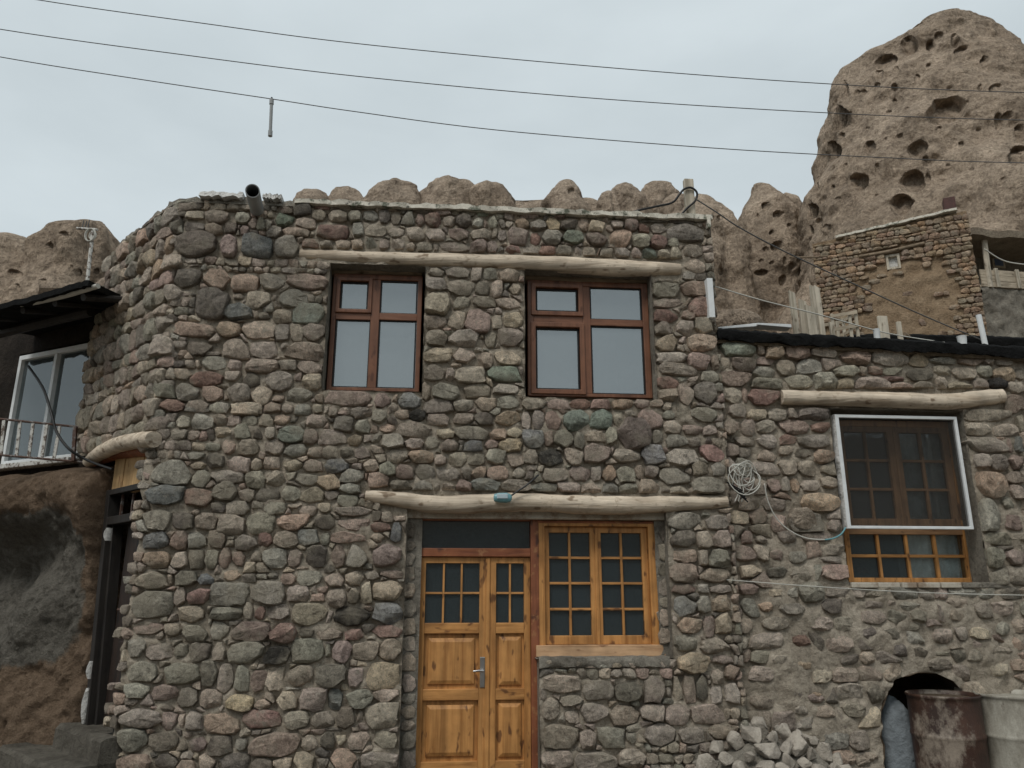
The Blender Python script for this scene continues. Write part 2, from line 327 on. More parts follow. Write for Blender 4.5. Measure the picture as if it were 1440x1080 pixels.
# ------------------------------------------------------------------ stones
def sample_outline(poly, rg, fine=True):
    """an angular stone outline: every corner nicked, long sides broken by a midpoint"""
    P = np.array(poly); c = P.mean(0); s = np.maximum((P.max(0)-P.min(0))/2, 1e-3); Q = (P-c)/s; m = len(Q); out = []
    for i in range(m):
        p, q, r = Q[i-1], Q[i], Q[(i+1) % m]; la, lb = np.linalg.norm(p-q), np.linalg.norm(r-q)
        if la < .08: continue
        if m <= 8 and fine and min(la, lb) > .3:
            f = rg.uniform(.06, .2); out += [q+(p-q)*f, q+(r-q)*f*rg.uniform(.7, 1.2)]
        else: out.append(q)
        if lb > .75 and fine: out.append((q+r)/2*(1+rg.uniform(-.05, .06)))
    if len(out) < 5: out = [q for q in Q]
    O = np.array(out); O = O*(1+np.array([[rg.uniform(-.025, .025)] for _ in out])); return c, s, O
def stone_geo(poly, H, rg, fine=True, sink=.05, gap=.985):
    """a rough field stone: an angular outline, a crisp shoulder, a tilted face with chipped corners"""
    c, s, O = sample_outline(poly, rg, fine)
    O = O*gap; n = len(O)
    rounded = rg.random() < .15
    rings = [(1.0, None), (1.0, .22), (.95, .62), (.80, .90), (.42, 1.0)] if rounded else [(1.0, None), (1.0, .46), (.965, .80), (.86, .96), (.46, 1.0)]
    planes = []
    for i in range(2):
        t = rg.uniform(0, 6.28); k = rg.uniform(.1, .5); planes.append((math.cos(t)*k, math.sin(t)*k, rg.uniform(.98, 1.08)))
    for i in range(rg.choice((0, 0, 1, 1, 2))):
        t = rg.uniform(0, 6.28); k = rg.uniform(.8, 1.7); planes.append((math.cos(t)*k, math.sin(t)*k, 1+k*rg.uniform(.35, .6)))
    tl = (rg.uniform(-.34, .34), rg.uniform(-.22, .36))
    V = []; off = (rg.uniform(-.2, .2), rg.uniform(-.2, .2))
    def depth(x, y, d):
        z = d*(1+tl[0]*x+tl[1]*y)
        for a, b, k in planes: z = min(z, max(.2, k-a*x-b*y))
        return z
    for sc_, d in rings:
        for i in range(n):
            x = O[i][0]*sc_+off[0]*(1-sc_); y = O[i][1]*sc_+off[1]*(1-sc_)
            j = .035 if d else 0
            x += rg.uniform(-j, j); y += rg.uniform(-j, j)
            V.append((c[0]+x*s[0], c[1]+y*s[1], -sink if d is None else H*depth(x, y, d)*(1+rg.uniform(-.06, .06))))
    V.append((c[0]+off[0]*s[0], c[1]+off[1]*s[1], H*depth(off[0], off[1], 1.0)))
    F = []
    for r in range(len(rings)-1):
        for i in range(n):
            j = (i+1) % n; F.append((r*n+i, r*n+j, (r+1)*n+j, (r+1)*n+i))
    k = (len(rings)-1)*n
    for i in range(n): F.append((k+i, k+(i+1) % n, len(V)-1))
    return V, F
def clip(poly, a, b, c):          # keep a*x+b*y<=c
    out = []
    for i in range(len(poly)):
        p, q = poly[i], poly[(i+1) % len(poly)]; dp = a*p[0]+b*p[1]-c; dq = a*q[0]+b*q[1]-c
        if dp <= 0: out.append(p)
        if dp*dq < 0:
            t = dp/(dp-dq); out.append((p[0]+(q[0]-p[0])*t, p[1]+(q[1]-p[1])*t))
    return out
def area(p): return abs(sum(p[i][0]*p[(i+1) % len(p)][1]-p[(i+1) % len(p)][0]*p[i][1] for i in range(len(p))))/2 if len(p) > 2 else 0
def centroid(p): return (sum(q[0] for q in p)/len(p), sum(q[1] for q in p)/len(p))
def inside(poly, x, y, grow=0):
    for i in range(len(poly)):
        (x0, y0), (x1, y1) = poly[i], poly[(i+1) % len(poly)]; l = math.hypot(x1-x0, y1-y0) or 1e-6
        if ((x1-x0)*(y-y0)-(y1-y0)*(x-x0))/l < -grow: return False
    return True
def pin(poly, x, y):
    c = False; n = len(poly)
    for i in range(n):
        (x0, y0), (x1, y1) = poly[i], poly[i-1]
        if (y0 > y) != (y1 > y) and x < (x1-x0)*(y-y0)/(y1-y0)+x0: c = not c
    return c
def ccw(p):
    s = sum(p[i][0]*p[(i+1) % len(p)][1]-p[(i+1) % len(p)][0]*p[i][1] for i in range(len(p)))
    return p if s > 0 else p[::-1]
def avoid(cell, obst, margin=.006):
    """cut a stone's outline back from every obstacle; None when it would lie inside one"""
    for ob, bb in obst:
        if not cell: return None
        xs = [p[0] for p in cell]; ys = [p[1] for p in cell]
        if max(xs) < bb[0] or min(xs) > bb[2] or max(ys) < bb[1] or min(ys) > bb[3]: continue
        cx, cy = centroid(cell)
        best = None
        for i in range(len(ob)):
            (x0, y0), (x1, y1) = ob[i], ob[(i+1) % len(ob)]; l = math.hypot(x1-x0, y1-y0)
            if l < 1e-6: continue
            nx, ny = (y1-y0)/l, -(x1-x0)/l; d = nx*(cx-x0)+ny*(cy-y0)
            if best is None or d > best[0]: best = (d, nx, ny, nx*x0+ny*y0)
        if best[0] < .0: return None
        cell = clip(cell, -best[1], -best[2], -(best[3]+margin))
        if len(cell) < 3: return None
    return cell
def obs(poly):
    poly = ccw(poly); xs = [p[0] for p in poly]; ys = [p[1] for p in poly]; return (poly, (min(xs), min(ys), max(xs), max(ys)))
def blob_poly(u0, u1, v0, v1, rg):
    """an irregular rounded outline filling a box"""
    n = rg.choice([3.0, 4.0, 5.5, 8]); c = ((u0+u1)/2, (v0+v1)/2); a, b = (u1-u0)/2*1.01, (v1-v0)/2*1.025; sh = rg.uniform(-.12, .12); tp = rg.uniform(-.16, .16)
    out = []; m = rg.choice([6, 7, 7, 8, 8, 9]); ph = rg.uniform(0, 1)
    for i in range(m):
        t = 2*math.pi*(i+ph+rg.uniform(-.25, .25))/m; ct, st = math.cos(t), math.sin(t)
        r = (abs(ct)**n+abs(st)**n)**(-1/n)*rg.uniform(.93, 1.10)
        x, y = r*ct, r*st; x = x*(1+tp*y)+sh*y
        out.append((c[0]+a*x, c[1]+b*y))
    return ccw(out)
def courses(u0, u1, v0, v1, hr, wr, rg, wav=.03):
    """rough courses of rubble: cells with uneven tops and slanted sides"""
    v = v0; rows = [v0]
    while v < v1: v += rg.uniform(*hr); rows.append(v)
    ph = [rg.uniform(0, 6) for _ in rows]
    B = lambda k, u: rows[k]+wav*math.sin(u*2.1+ph[k])+wav*.5*math.sin(u*5.3+ph[k]*2)
    cells = []
    for k in range(len(rows)-1):
        u = u0-rg.uniform(0, .2); h = rows[k+1]-rows[k]; s0 = rg.uniform(-.1, .1)*h
        while u < u1:
            w = rg.uniform(*wr)*(.7+.3*h/hr[1]); s1 = rg.uniform(-.22, .22)*h
            bl, br, tr, tl = (u-s0, B(k, u)), (u+w-s1, B(k, u+w)), (u+w+s1, B(k+1, u+w)), (u+s0, B(k+1, u))
            p = [bl, br, tr, tl]
            q = []
            for i in range(4):                       # knock corners off
                a, b_, c_ = p[i-1], p[i], p[(i+1) % 4]; f1, f2 = rg.uniform(.08, .34), rg.uniform(.08, .34)
                q += [(b_[0]+(a[0]-b_[0])*f1, b_[1]+(a[1]-b_[1])*f1), (b_[0]+(c_[0]-b_[0])*f2, b_[1]+(c_[1]-b_[1])*f2)]
            dv = rg.uniform(0, .16)*h*rg.choice((0, 0, 1)); q = [(x, y-dv*(y > (bl[1]+tl[1])/2)) for x, y in q]
            cells.append(q); u += w; s0 = s1
    return cells
def place_stones(items, mapf, parent, limit, joined='small_stone', n=15, sink=.05, mat=None, tm=1.0):
    """items: (poly, height, colour). the largest become stones of their own, the rest one joined part"""
    mat = mat or M['stone']
    items = sorted(items, key=lambda t: -area(t[0])); rest = MB()
    for i, (poly, H, c) in enumerate(items):
        rg = random.Random(i*31+int(abs(poly[0][0])*1e4))
        V, F = stone_geo(poly, H, rg, i < limit, sink)
        W = [mapf(*p) for p in V]; col = tuple(np.array(tint_of(c, rg))*np.array(tm))
        if i < limit:
            MB().add(W, F, col).build('stone', mat, parent, smooth=30, tint=True)
        else: rest.add(W, F, col)
    if rest.v: rest.build(joined, mat, parent, smooth=30, tint=True, kind='stuff')
def parse(s, x0, y0, k):
    out = []
    for t in s.split():
        q = t.split(','); out.append((x0+float(q[0])/k, y0+float(q[1])/k, x0+float(q[2])/k, y0+float(q[3])/k, q[4])); 
    return out

# ------------------------------------------------------------------ wall planes
A0 = math.radians(4.8)
FA = Frame((0, 6.5), A0)                                   # street facade
UC = -2.965                                                # the facade's left corner
VT = 5.08
CHD = np.array([-1.02, .95, 0]); CHD /= np.linalg.norm(CHD)
ch_ang = math.atan2(-CHD[1], -CHD[0])
_c = FA.O+FA.eu*UC
FC = Frame((_c[0], _c[1]), ch_ang)                          # chamfered wall left of the corner (u negative to the left)
# rounded corner
ARC = .26; PHI = A0-ch_ang
_S = np.linspace(-3, .6, 721); _ds = _S[1]-_S[0]
def _ang(s): 
    t = np.clip((s+ARC/2)/ARC, 0, 1); t = t*t*(3-2*t); return ch_ang+(A0-ch_ang)*t
_px = np.zeros(len(_S)); _py = np.zeros(len(_S))
for i in range(len(_S)-2, -1, -1):
    am = _ang((_S[i]+_S[i+1])/2); _px[i] = _px[i+1]-math.cos(am)*_ds; _py[i] = _py[i+1]-math.sin(am)*_ds
_px += FA.eu[0]*.6; _py += FA.eu[1]*.6
def WP(u, v, h=0.0):
    """main wall: straight facade right of the corner, bending back left of it"""
    s = u-UC
    if s >= ARC/2: return FA.P(u, v, h)
    x = np.interp(s, _S, _px); y = np.interp(s, _S, _py); a = float(_ang(s))
    return (_c[0]+x+math.sin(a)*h, _c[1]+y-math.cos(a)*h, v)

def px_poly(fr, pts, off=0.0): return [fr.hit(x, y, off) for x, y in pts]

# ------------------------------------------------------------------ ground
def build_ground():
    mb = MB(); nx, ny = 90, 90
    xs = np.sign(np.linspace(-1, 1, nx))*np.abs(np.linspace(-1, 1, nx))**2.2*400
    ys = np.r_[-400, -250, -150, -120, -100, -80, -60, -45, -35, -25, -15, np.linspace(-8, 44, 60), 55, 70, 100, 150, 250, 400, 700, 1200]
    X, Y = np.meshgrid(xs, ys); P = np.c_[X.ravel(), Y.ravel(), np.zeros(X.size)]
    z = np.where(P[:, 1] > 11.2, 3.6+(P[:, 1]-11.2)*.5, 0); z = np.where((P[:, 1] > 10.2) & (P[:, 1] <= 11.2), (P[:, 1]-10.2)*3.6, z)
    z = np.where(P[:, 1] < -25, np.minimum((-25-P[:, 1])*.34, 34), z); z = np.minimum(z, 14.5+np.where(P[:, 1] < 0, 30, 0)+np.maximum(0, P[:, 1]-34)*.02)  # unseen slope behind the camera, added so the lower panes reflect something dark
    z += np.where(P[:, 1] > 12, .35*fbm(P, .35, 4, 3), .02*fbm(P, .8, 3, 5))
    W = len(xs); fs = [(j*W+i, j*W+i+1, (j+1)*W+i+1, (j+1)*W+i) for j in range(len(ys)-1) for i in range(W-1)]
    P[:, 2] = z
    mb.add(P.tolist(), fs).build('ground', M['ground'], smooth=180, kind='structure')
build_ground()

# ------------------------------------------------------------------ main stone house
house = thing('stone_house', FA.P(-.5, 0, 0), 'two-storey rubble stone house with orange pine door and brown-framed upper windows', 'house')
def edge_u(v):                                            # right end of the main wall
    return 1.86
OPEN = {
    'w1': FA.rect(459, 374, 596, 551), 'w2': FA.rect(738, 384, 919, 561),
    'door': FA.rect(567, 712, 757, 1080), 'side': FA.rect(752, 712, 940, 926)}
OPEN['door'] = (OPEN['door'][0], OPEN['door'][1], -.3, OPEN['door'][3])
def rpoly(r): return [(r[0], r[2]), (r[1], r[2]), (r[1], r[3]), (r[0], r[3])]
LOG1 = [(422, 358, 7.5), (520, 363, 9.5), (640, 367, 11), (760, 371, 12), (870, 377, 13), (956, 379, 9)]
LOG2 = [(514, 697, 7), (560, 702, 10), (620, 710, 12), (700, 707, 13), (760, 707, 12), (850, 711, 13), (940, 709, 11), (1022, 705, 8)]
logpoly1 = px_poly(FA, [(422, 350), (956, 366), (956, 391), (422, 367)]); logpoly2 = px_poly(FA, [(514, 690), (1022, 696), (1022, 714), (920, 724), (560, 724)])
# chamfer limits
def chamfer_left(v):
    pts = sorted([FC.hit(x, y)[::-1] for x, y in [(172, 345), (148, 400), (132, 450), (122, 505), (112, 560), (104, 605), (124, 645)]])
    return float(np.interp(v, [p[0] for p in pts], [p[1] for p in pts]))
cl_r, cl_l = FC.hit(213, 618), FC.hit(128, 640)
def chamfer_low(s): return float(np.interp(s, [cl_l[0], cl_r[0]], [cl_l[1], cl_r[1]]))

def mortar_grid(u0, u1, v0, v1f, step, mapf, keep, snaps, level, seed=1, psnap=None):
    nu = int((u1-u0)/step)+1; nv = int((v1f(u0)-v0)/step)+1
    U = np.linspace(u0, u1, nu); T = np.linspace(0, 1, nv)
    UU = np.repeat(U[None], nv, 0); VV = np.array([[v0+t*(v1f(u)-v0) for u in U] for t in T])
    for (a, b, c, d) in snaps:
        m = (VV > c-step) & (VV < d+step)
        for e in (a, b): UU = np.where(m & (np.abs(UU-e) < step*.5), e, UU)
        m = (UU > a-step) & (UU < b+step)
        for e in (c, d): VV = np.where(m & (np.abs(VV-e) < step*.5), e, VV)
    P = np.c_[UU.ravel(), VV.ravel(), np.zeros(UU.size)]
    if psnap:                                              # pull the grid onto a polygon's edge
        bd = np.full(len(P), 9.0); bp = P[:, :2].copy()
        for i in range(len(psnap)):
            a = np.array(psnap[i]); e = np.array(psnap[(i+1) % len(psnap)])-a; t = np.clip(((P[:, :2]-a)@e)/(e@e), 0, 1); q = a+t[:, None]*e; d = np.hypot(*(P[:, :2]-q).T)
            m = d < bd; bd[m] = d[m]; bp[m] = q[m]
        m = bd < step*.72; P[m, :2] = bp[m]
    H = level(P)+.020*fbm(P, 6, 3, seed)+.011*fbm(P, 22, 3, seed+9)
    V = [mapf(P[i, 0], P[i, 1], H[i]) for i in range(len(P))]
    F = []
    for j in range(nv-1):
        for i in range(nu-1):
            k = j*nu+i; cu = P[[k, k+1, k+nu, k+nu+1], 0].mean(); cv = P[[k, k+1, k+nu, k+nu+1], 1].mean()
            if keep(cu, cv): F.append((k, k+1, k+nu+1, k+nu))
    return MB().add(V, F)
def keep_main(u, v):
    for r in OPEN.values():
        if r[0] < u < r[1] and r[2] < v < r[3]: return False
    s = u-UC
    if s < -.02:
        if s < chamfer_left(v)-.02: return False
        if v < chamfer_low(s): return False
    return True
def build_main_wall():
    lev = lambda P: np.where(P[:, 0] < UC-.1, .022, .012)
    wall = mortar_grid(UC-1.75, edge_u(0), -.1, lambda u: VT-.03, .022, WP, keep_main, list(OPEN.values()), lev, 2).build('wall', M['mortar'], house, smooth=180)
    # the body behind it: end walls, back, floors, roof
    b = MB()
    b.box(FA, 1.72, 1.86, -.1, VT-.06, -3.4, -.03); b.box(FA, -3.9, 1.86, -.1, VT-.06, -3.55, -3.41)
    b.box(FA, -3.9, -3.78, 2.75, VT-.06, -3.4, -1.5)
    b.build('rear_wall', M['mortar'], house)
    rf = MB(); rp = [WP(UC-1.35, 0, .02), WP(UC-.7, 0, .02), WP(UC-.2, 0, .02), WP(UC+.1, 0, .02), WP(UC+.4, 0, .02), FA.P(1.86, 0, .02), FA.P(1.86, 0, -3.55), FA.P(-3.9, 0, -3.55)]
    for z0, z1, nm in ((VT-.09, VT-.03, 'roof'), (2.56, 2.66, 'upper_floor')):
        hh = .03 if nm == 'upper_floor' else 0
        pts = rp if nm == 'roof' else [FA.P(UC+.1, 0, -.03), FA.P(1.72, 0, -.03), FA.P(1.72, 0, -3.4), FA.P(UC+.1, 0, -3.4)]
        n = len(pts); q = MB().add([(p[0], p[1], z) for z in (z0, z1) for p in pts], [tuple(range(n))[::-1], tuple(range(n, 2*n))]+[(i, (i+1) % n, (i+1) % n+n, i+n) for i in range(n)])
        q.build(nm, M['gravelroof'], house)
    # reveals
    for k, r in OPEN.items():
        q = MB(); m = 10; d = -.32
        ring = []
        a = [(r[0], r[2]), (r[1], r[2]), (r[1], r[3]), (r[0], r[3])]
        for i in range(4):
            if (k == 'door' and i in (0, 1)) or (k == 'side' and i == 3): continue
            p, s_ = a[i], a[(i+1) % 4]
            vs = []; fs = []
            for jj in range(m+1):
                t = jj/m; u, v = p[0]+(s_[0]-p[0])*t, p[1]+(s_[1]-p[1])*t
                for h in (.03, -.08, -.2, d): 
                    g = rnd.uniform(-.006, .006); vs.append(FA.P(u+g, v+g, h))
            for jj in range(m):
                for c in range(3): fs.append((jj*4+c, jj*4+c+1, (jj+1)*4+c+1, (jj+1)*4+c))
            q.add(vs, fs)
        if k == 'door':
            q.add([FA.P(r[1], v, h) for v in (-.3, OPEN['side'][2]) for h in (.03, d)], [(0, 1, 3, 2)])
        q.build('reveal', M['cement'], house, smooth=40)
build_main_wall()

FIX = parse('''745,255,910,362,d 920,262,1003,362,p 1007,270,1152,366,b 1157,268,1265,368,g 730,408,852,490,d 855,418,975,498,o 975,435,1090,508,r 1092,432,1200,502,g 1205,432,1380,500,r
820,500,955,628,d 935,556,1062,630,b 1035,505,1140,580,n 1175,498,1295,572,g 1228,552,1370,640,G 1150,584,1230,640,t 712,636,900,698,r 908,634,1015,700,o 1020,630,1155,705,t 1160,645,1220,715,n 1225,648,1280,720,n 1268,640,1368,712,n
790,715,890,780,d 935,708,1050,792,n 1055,715,1165,790,n 1200,725,1360,796,n 848,778,955,845,g 1036,792,1175,850,n 1180,795,1248,840,t 1252,800,1360,858,n 795,845,935,910,R 1020,850,1095,915,d 1112,845,1235,925,n 1275,858,1360,920,t 740,900,835,970,g 848,906,940,970,r 960,896,1055,980,n 1060,908,1140,985,t 1205,910,1315,975,g
680,965,775,1015,R 780,965,875,1020,n 880,975,965,1020,g 980,975,1100,1030,t 1105,985,1180,1020,r 785,165,862,205,n 862,165,960,215,n 990,170,1055,220,g 1170,130,1232,175,r 775,215,862,250,d 866,218,935,268,n 945,215,995,258,d 1010,222,1050,270,p 1120,230,1185,280,g 850,760,930,775,n''', 0, 240, 3)
FIX += parse('''270,18,420,90,g 425,20,545,95,g 560,22,755,105,t 765,20,872,90,r 880,30,955,95,n 960,28,1068,105,g 1075,28,1142,95,t 1180,48,1235,115,r 1240,55,1312,108,n 1318,58,1440,122,n
210,105,300,188,g 308,92,445,198,g 450,98,530,175,n 535,102,620,175,n 625,108,728,172,g 735,98,828,178,t 832,98,935,165,o 1035,100,1165,185,n 1210,112,1338,208,d 1345,130,1440,218,g
455,178,565,250,t 572,160,678,255,g 770,178,840,255,n 858,170,1030,278,G 1015,190,1108,290,p 1115,192,1285,295,n 1290,230,1395,298,y
500,260,582,350,r 595,252,738,360,t 762,255,893,355,n 895,285,1035,370,g 1045,305,1155,378,t 1140,300,1242,392,n 1250,308,1335,372,d 1340,302,1440,380,n
285,335,388,388,g 60,385,305,548,g 295,390,395,450,t 400,345,522,438,d 530,368,685,470,n 690,372,755,455,n 765,368,875,448,t 885,388,1012,460,t 1018,385,1142,468,r 1148,378,1305,472,b
308,455,425,560,g 440,450,640,535,n 652,460,778,570,g 785,455,908,565,n 965,475,1120,555,g 1095,480,1250,578,o 1250,445,1400,530,g
22,550,260,680,b 262,568,438,685,R 445,525,600,648,d 600,570,710,652,n 718,570,865,660,d 878,558,1000,650,g 1003,562,1145,660,t 1150,580,1240,640,n 1245,535,1378,605,g 1228,608,1360,685,g
425,650,528,725,d 532,652,675,738,n 770,658,903,738,g 985,680,1102,750,t 1112,655,1195,725,t 1220,688,1440,742,n
10,700,175,835,g 185,720,322,830,d 328,725,468,832,n 475,735,642,865,n 660,722,835,855,g 845,730,1040,835,o 1088,735,1220,832,d 1240,760,1440,835,r
5,845,160,952,b 175,840,282,958,r 285,840,402,955,g 408,835,520,945,r 585,865,725,962,n 728,842,815,940,R 830,840,980,950,n 985,830,1115,935,b 1120,855,1182,930,g 1185,840,1415,918,r
0,965,175,1080,o 182,970,285,1078,n 288,960,388,1078,g 390,955,478,1078,g 480,945,558,1075,r 565,970,645,1060,r 760,950,913,1080,g 915,960,1008,1080,r 1035,935,1165,1070,d 1195,930,1282,1080,r 1290,930,1420,1075,g''', 200, 560, 4.5)
FIX += parse('''105,15,255,105,t 292,8,395,80,g 398,22,480,78,b 520,5,608,58,o 880,5,1000,82,g 805,20,876,75,r 1015,22,1105,85,n 1112,8,1205,82,t 1208,5,1278,50,n 1283,2,1390,45,r
90,110,282,240,g 280,85,343,178,n 345,92,455,172,R 457,62,648,182,g 655,55,825,175,g 832,82,940,160,n 1022,92,1122,188,n 1128,92,1182,168,n 1188,65,1245,170,t 1250,60,1392,150,t
308,175,428,262,t 462,184,620,248,g 622,158,668,242,n 675,180,730,245,R 735,168,848,245,n 850,160,1020,275,t 1062,180,1240,278,k 1245,165,1390,265,b
85,258,235,318,r 238,262,325,325,n 325,268,448,355,g 460,255,552,340,g 568,252,745,350,p 750,262,882,360,R 970,285,1100,345,n 1108,288,1205,345,R 1245,270,1392,332,R
62,325,148,432,g 150,360,280,440,n 285,358,358,440,g 362,358,465,448,d 470,358,538,445,n 545,352,718,460,g 722,370,845,460,k 850,332,1012,455,g 1052,350,1145,452,p 1150,348,1272,442,n 1275,338,1388,440,t
50,445,205,545,g 222,448,415,558,g 418,445,495,568,d 498,458,575,600,n 580,465,650,590,g 653,488,732,595,p 735,475,820,588,t 838,468,958,568,n 965,455,1120,575,d 1122,475,1205,575,p 1210,450,1378,578,y
50,550,165,625,g 175,560,305,635,r 307,570,402,668,d 408,575,520,675,n 535,605,672,685,y 676,630,750,680,o 785,590,880,682,t 895,565,1025,688,n 1030,580,1100,682,b 1125,582,1245,672,g 1250,582,1370,640,n
30,675,218,768,n 222,690,300,780,r 345,685,425,782,n 428,695,608,805,o 612,675,800,770,R 808,685,940,778,g 950,690,1060,770,n 1070,662,1165,772,d 1212,650,1368,772,t
10,770,160,890,g 165,790,305,885,d 360,815,445,885,p 455,805,570,900,d 582,820,642,878,g 650,790,892,905,p 898,805,985,885,n 995,790,1070,870,d 1122,785,1235,875,t 1250,785,1365,865,g
410,890,495,970,n 510,890,645,985,d 865,885,960,980,t 1035,870,1172,970,o 1190,880,1365,980,n 0,895,180,985,r 190,895,300,970,d 660,915,760,985,n 770,910,855,980,t''', 160, 800, 3.4286)
FIX += parse('''62,28,370,140,p 392,55,490,155,r 540,52,692,150,b 708,90,882,180,n 885,95,1020,172,g 1025,75,1162,165,t 1165,62,1305,165,g
98,140,158,205,n 162,145,235,195,r 238,150,370,212,n 374,150,465,245,g 520,160,605,220,t 610,160,715,235,k 725,190,858,262,n 890,180,1018,250,n 1022,180,1140,255,d 1150,170,1315,265,y
418,250,520,305,o 525,230,760,340,n 428,312,575,402,g 580,342,700,412,n 780,280,895,345,t 902,268,1110,350,g 1115,280,1228,350,o 1232,275,1325,338,t 1178,342,1320,428,y 1325,288,1440,405,b
705,330,800,412,g 808,347,922,425,p 962,352,1070,432,b 1090,348,1172,405,r
460,412,602,498,n 610,415,765,505,o 768,440,845,515,n 855,428,970,522,n 978,435,1090,512,g 1098,408,1225,505,g 1230,432,1338,525,n 1342,415,1430,505,n
320,475,412,555,t 415,480,518,580,g 520,505,645,598,r 650,508,770,602,d 780,518,930,612,n 935,520,1005,602,n 1008,520,1098,595,o 1100,515,1242,608,r 1265,525,1345,598,n
345,560,475,652,r 475,605,632,688,d 635,608,755,698,g 765,620,805,700,n 810,625,900,705,n 905,605,1002,702,r 1008,596,1190,688,b 1200,605,1380,685,n''', 440, 540, 4.5)
FIX += parse('''60,85,215,162,n 218,90,365,155,p 370,90,498,155,R 502,92,625,155,R 630,92,770,158,o 772,95,872,150,r 875,90,962,145,n
60,168,122,282,n 130,165,208,288,n 212,170,315,290,r 325,160,495,295,G 500,160,640,280,G 645,170,708,265,g 715,165,790,215,n 805,165,952,285,r 880,148,950,164,g 955,165,1035,222,g 1040,135,1130,245,n 1135,140,1308,242,g
60,290,202,408,b 205,290,262,385,r 270,285,392,400,g 395,305,463,405,g 468,288,588,365,n 595,268,665,375,g 672,225,875,408,p 888,290,955,370,g 958,228,1080,318,n 1085,255,1210,320,r 1215,258,1295,325,n 1350,218,1430,310,n
168,405,320,520,k 335,408,456,515,n 460,370,622,498,p 630,408,812,495,n 818,378,975,510,b 985,405,1180,515,n 970,320,1112,398,g 1117,335,1195,400,n 1200,380,1345,488,R
190,528,358,622,n 360,520,496,610,p 500,518,572,610,n 575,512,658,612,o 662,520,778,618,g 782,505,842,600,n 845,515,930,590,n 935,530,1135,635,g 1140,490,1235,580,n 1145,588,1340,705,g 1265,495,1350,580,g
115,625,292,685,g 295,618,430,692,n 435,625,565,708,t 568,625,672,710,g 678,628,800,705,g 805,605,935,705,n 1005,645,1118,712,n 75,415,165,505,n 945,655,1000,710,d 1120,650,1205,715,n''', 720, 540, 4.5)
FIX += parse('''145,65,262,145,d 275,70,380,103,R 265,108,350,175,n 365,112,480,180,n 430,70,520,108,n 490,110,580,185,g 585,108,682,185,g 685,105,760,195,d 762,120,828,205,d 832,122,915,210,g 918,130,978,208,r 982,135,1078,220,R 1088,145,1172,215,n 1178,140,1272,218,d 1275,155,1350,222,g 1375,150,1440,222,g
25,130,140,212,G 160,155,290,228,n 290,190,508,292,R 520,190,590,278,g 598,195,740,282,n 745,215,850,290,n 862,215,978,308,n 982,230,1112,305,n 1125,222,1262,305,p 1265,225,1400,295,n
200,290,302,358,R 315,305,395,360,t 415,298,502,365,n 512,295,588,372,n 600,292,680,375,g 690,295,755,375,p 762,300,850,380,n 855,315,918,378,n 928,312,1025,380,g 1072,312,1258,390,n 1268,300,1368,388,p 1372,305,1440,390,p 70,218,250,275,r
590,75,680,100,g 740,82,810,112,n 900,90,1030,130,d 1032,98,1140,142,r 1145,105,1200,140,g 1205,105,1300,150,d 1305,115,1385,148,G''', 380, 270, 4.5)
FIX += parse('''145,75,255,115,r 360,82,430,122,r 105,118,202,190,o 205,115,305,192,g 308,118,395,190,y 400,118,500,190,d 508,118,580,192,r 582,130,680,200,t 802,125,890,195,r 720,128,798,182,n 892,150,966,202,R 970,150,1068,208,n 1072,160,1290,262,g
62,180,192,288,p 205,205,275,288,R 282,195,412,282,g 415,195,548,275,G 570,205,698,292,p 712,195,845,298,o 858,212,965,300,g 968,222,1075,308,R 1080,240,1145,298,g
50,292,145,348,R 158,292,260,348,n 264,292,370,350,R 375,288,465,350,g 540,298,620,365,n 650,300,732,368,n 745,302,846,375,n 850,305,910,375,n 918,308,1010,382,G 1014,315,1090,382,n 1094,302,1170,380,g 1178,282,1298,368,n 1190,375,1310,465,n 0,188,58,262,n 890,115,1080,146,d 1085,120,1260,152,d''', 700, 280, 4.5)
FIXH = parse('''70,70,220,145,g 230,60,370,148,r 80,142,240,205,n 265,150,385,252,R 75,208,205,275,R 228,215,298,270,r 80,278,180,345,n 200,272,290,348,n 295,258,385,346,n 90,348,208,432,t 258,350,412,440,o 80,435,258,503,n 262,445,383,538,r 387,455,430,540,n 105,506,310,570,n 90,575,215,638,R 335,542,430,612,g 95,642,210,708,n 217,612,293,735,n 297,605,425,730,g''', 900, 380, 3.857)
FIX += FIXH
FIX += parse('''605,405,675,440,n 680,405,782,450,n 787,405,832,465,n 836,412,898,462,g 902,412,995,468,n 595,445,685,505,n 688,457,800,525,n 808,462,868,525,d 872,462,922,530,n 945,472,1000,520,n 592,508,705,605,t 708,528,790,582,g 795,532,895,578,n 898,535,1000,580,n 590,608,685,665,n 690,592,763,668,n 766,582,872,685,p 875,605,920,668,n 924,592,1008,660,y 590,670,692,740,n 695,672,812,742,n 845,672,895,745,n 900,665,1005,740,n 588,745,708,812,t 712,750,810,812,t 815,765,880,830,n 888,762,995,820,t 580,818,675,888,d 725,820,850,892,n 855,825,995,890,G 622,895,735,965,g 757,895,878,958,n 882,898,990,940,n 573,890,617,970,n 680,830,720,885,n''', 400, 240, 3)
FIX += parse('''55,55,190,128,g 200,65,298,128,n 65,130,165,198,d 170,130,235,200,n 238,130,306,200,n 70,202,172,262,r 178,205,220,272,n 222,205,306,280,g 62,264,183,340,r 186,282,306,338,n 75,345,168,388,R 228,345,310,382,n 75,392,170,475,b 174,392,230,462,g 235,388,312,455,t 95,478,195,545,o 198,475,245,558,r 248,462,312,545,t 75,548,182,612,g 186,560,300,625,t 90,616,225,705,y 230,630,325,665,n 285,668,345,730,r 120,710,168,825,r 172,708,218,820,d 222,755,280,825,n 287,742,345,825,n 48,828,145,912,n 152,825,285,905,n 220,908,335,965,n 100,915,215,985,n 230,690,280,750,t 78,715,115,822,n''', 920, 700, 2.843)
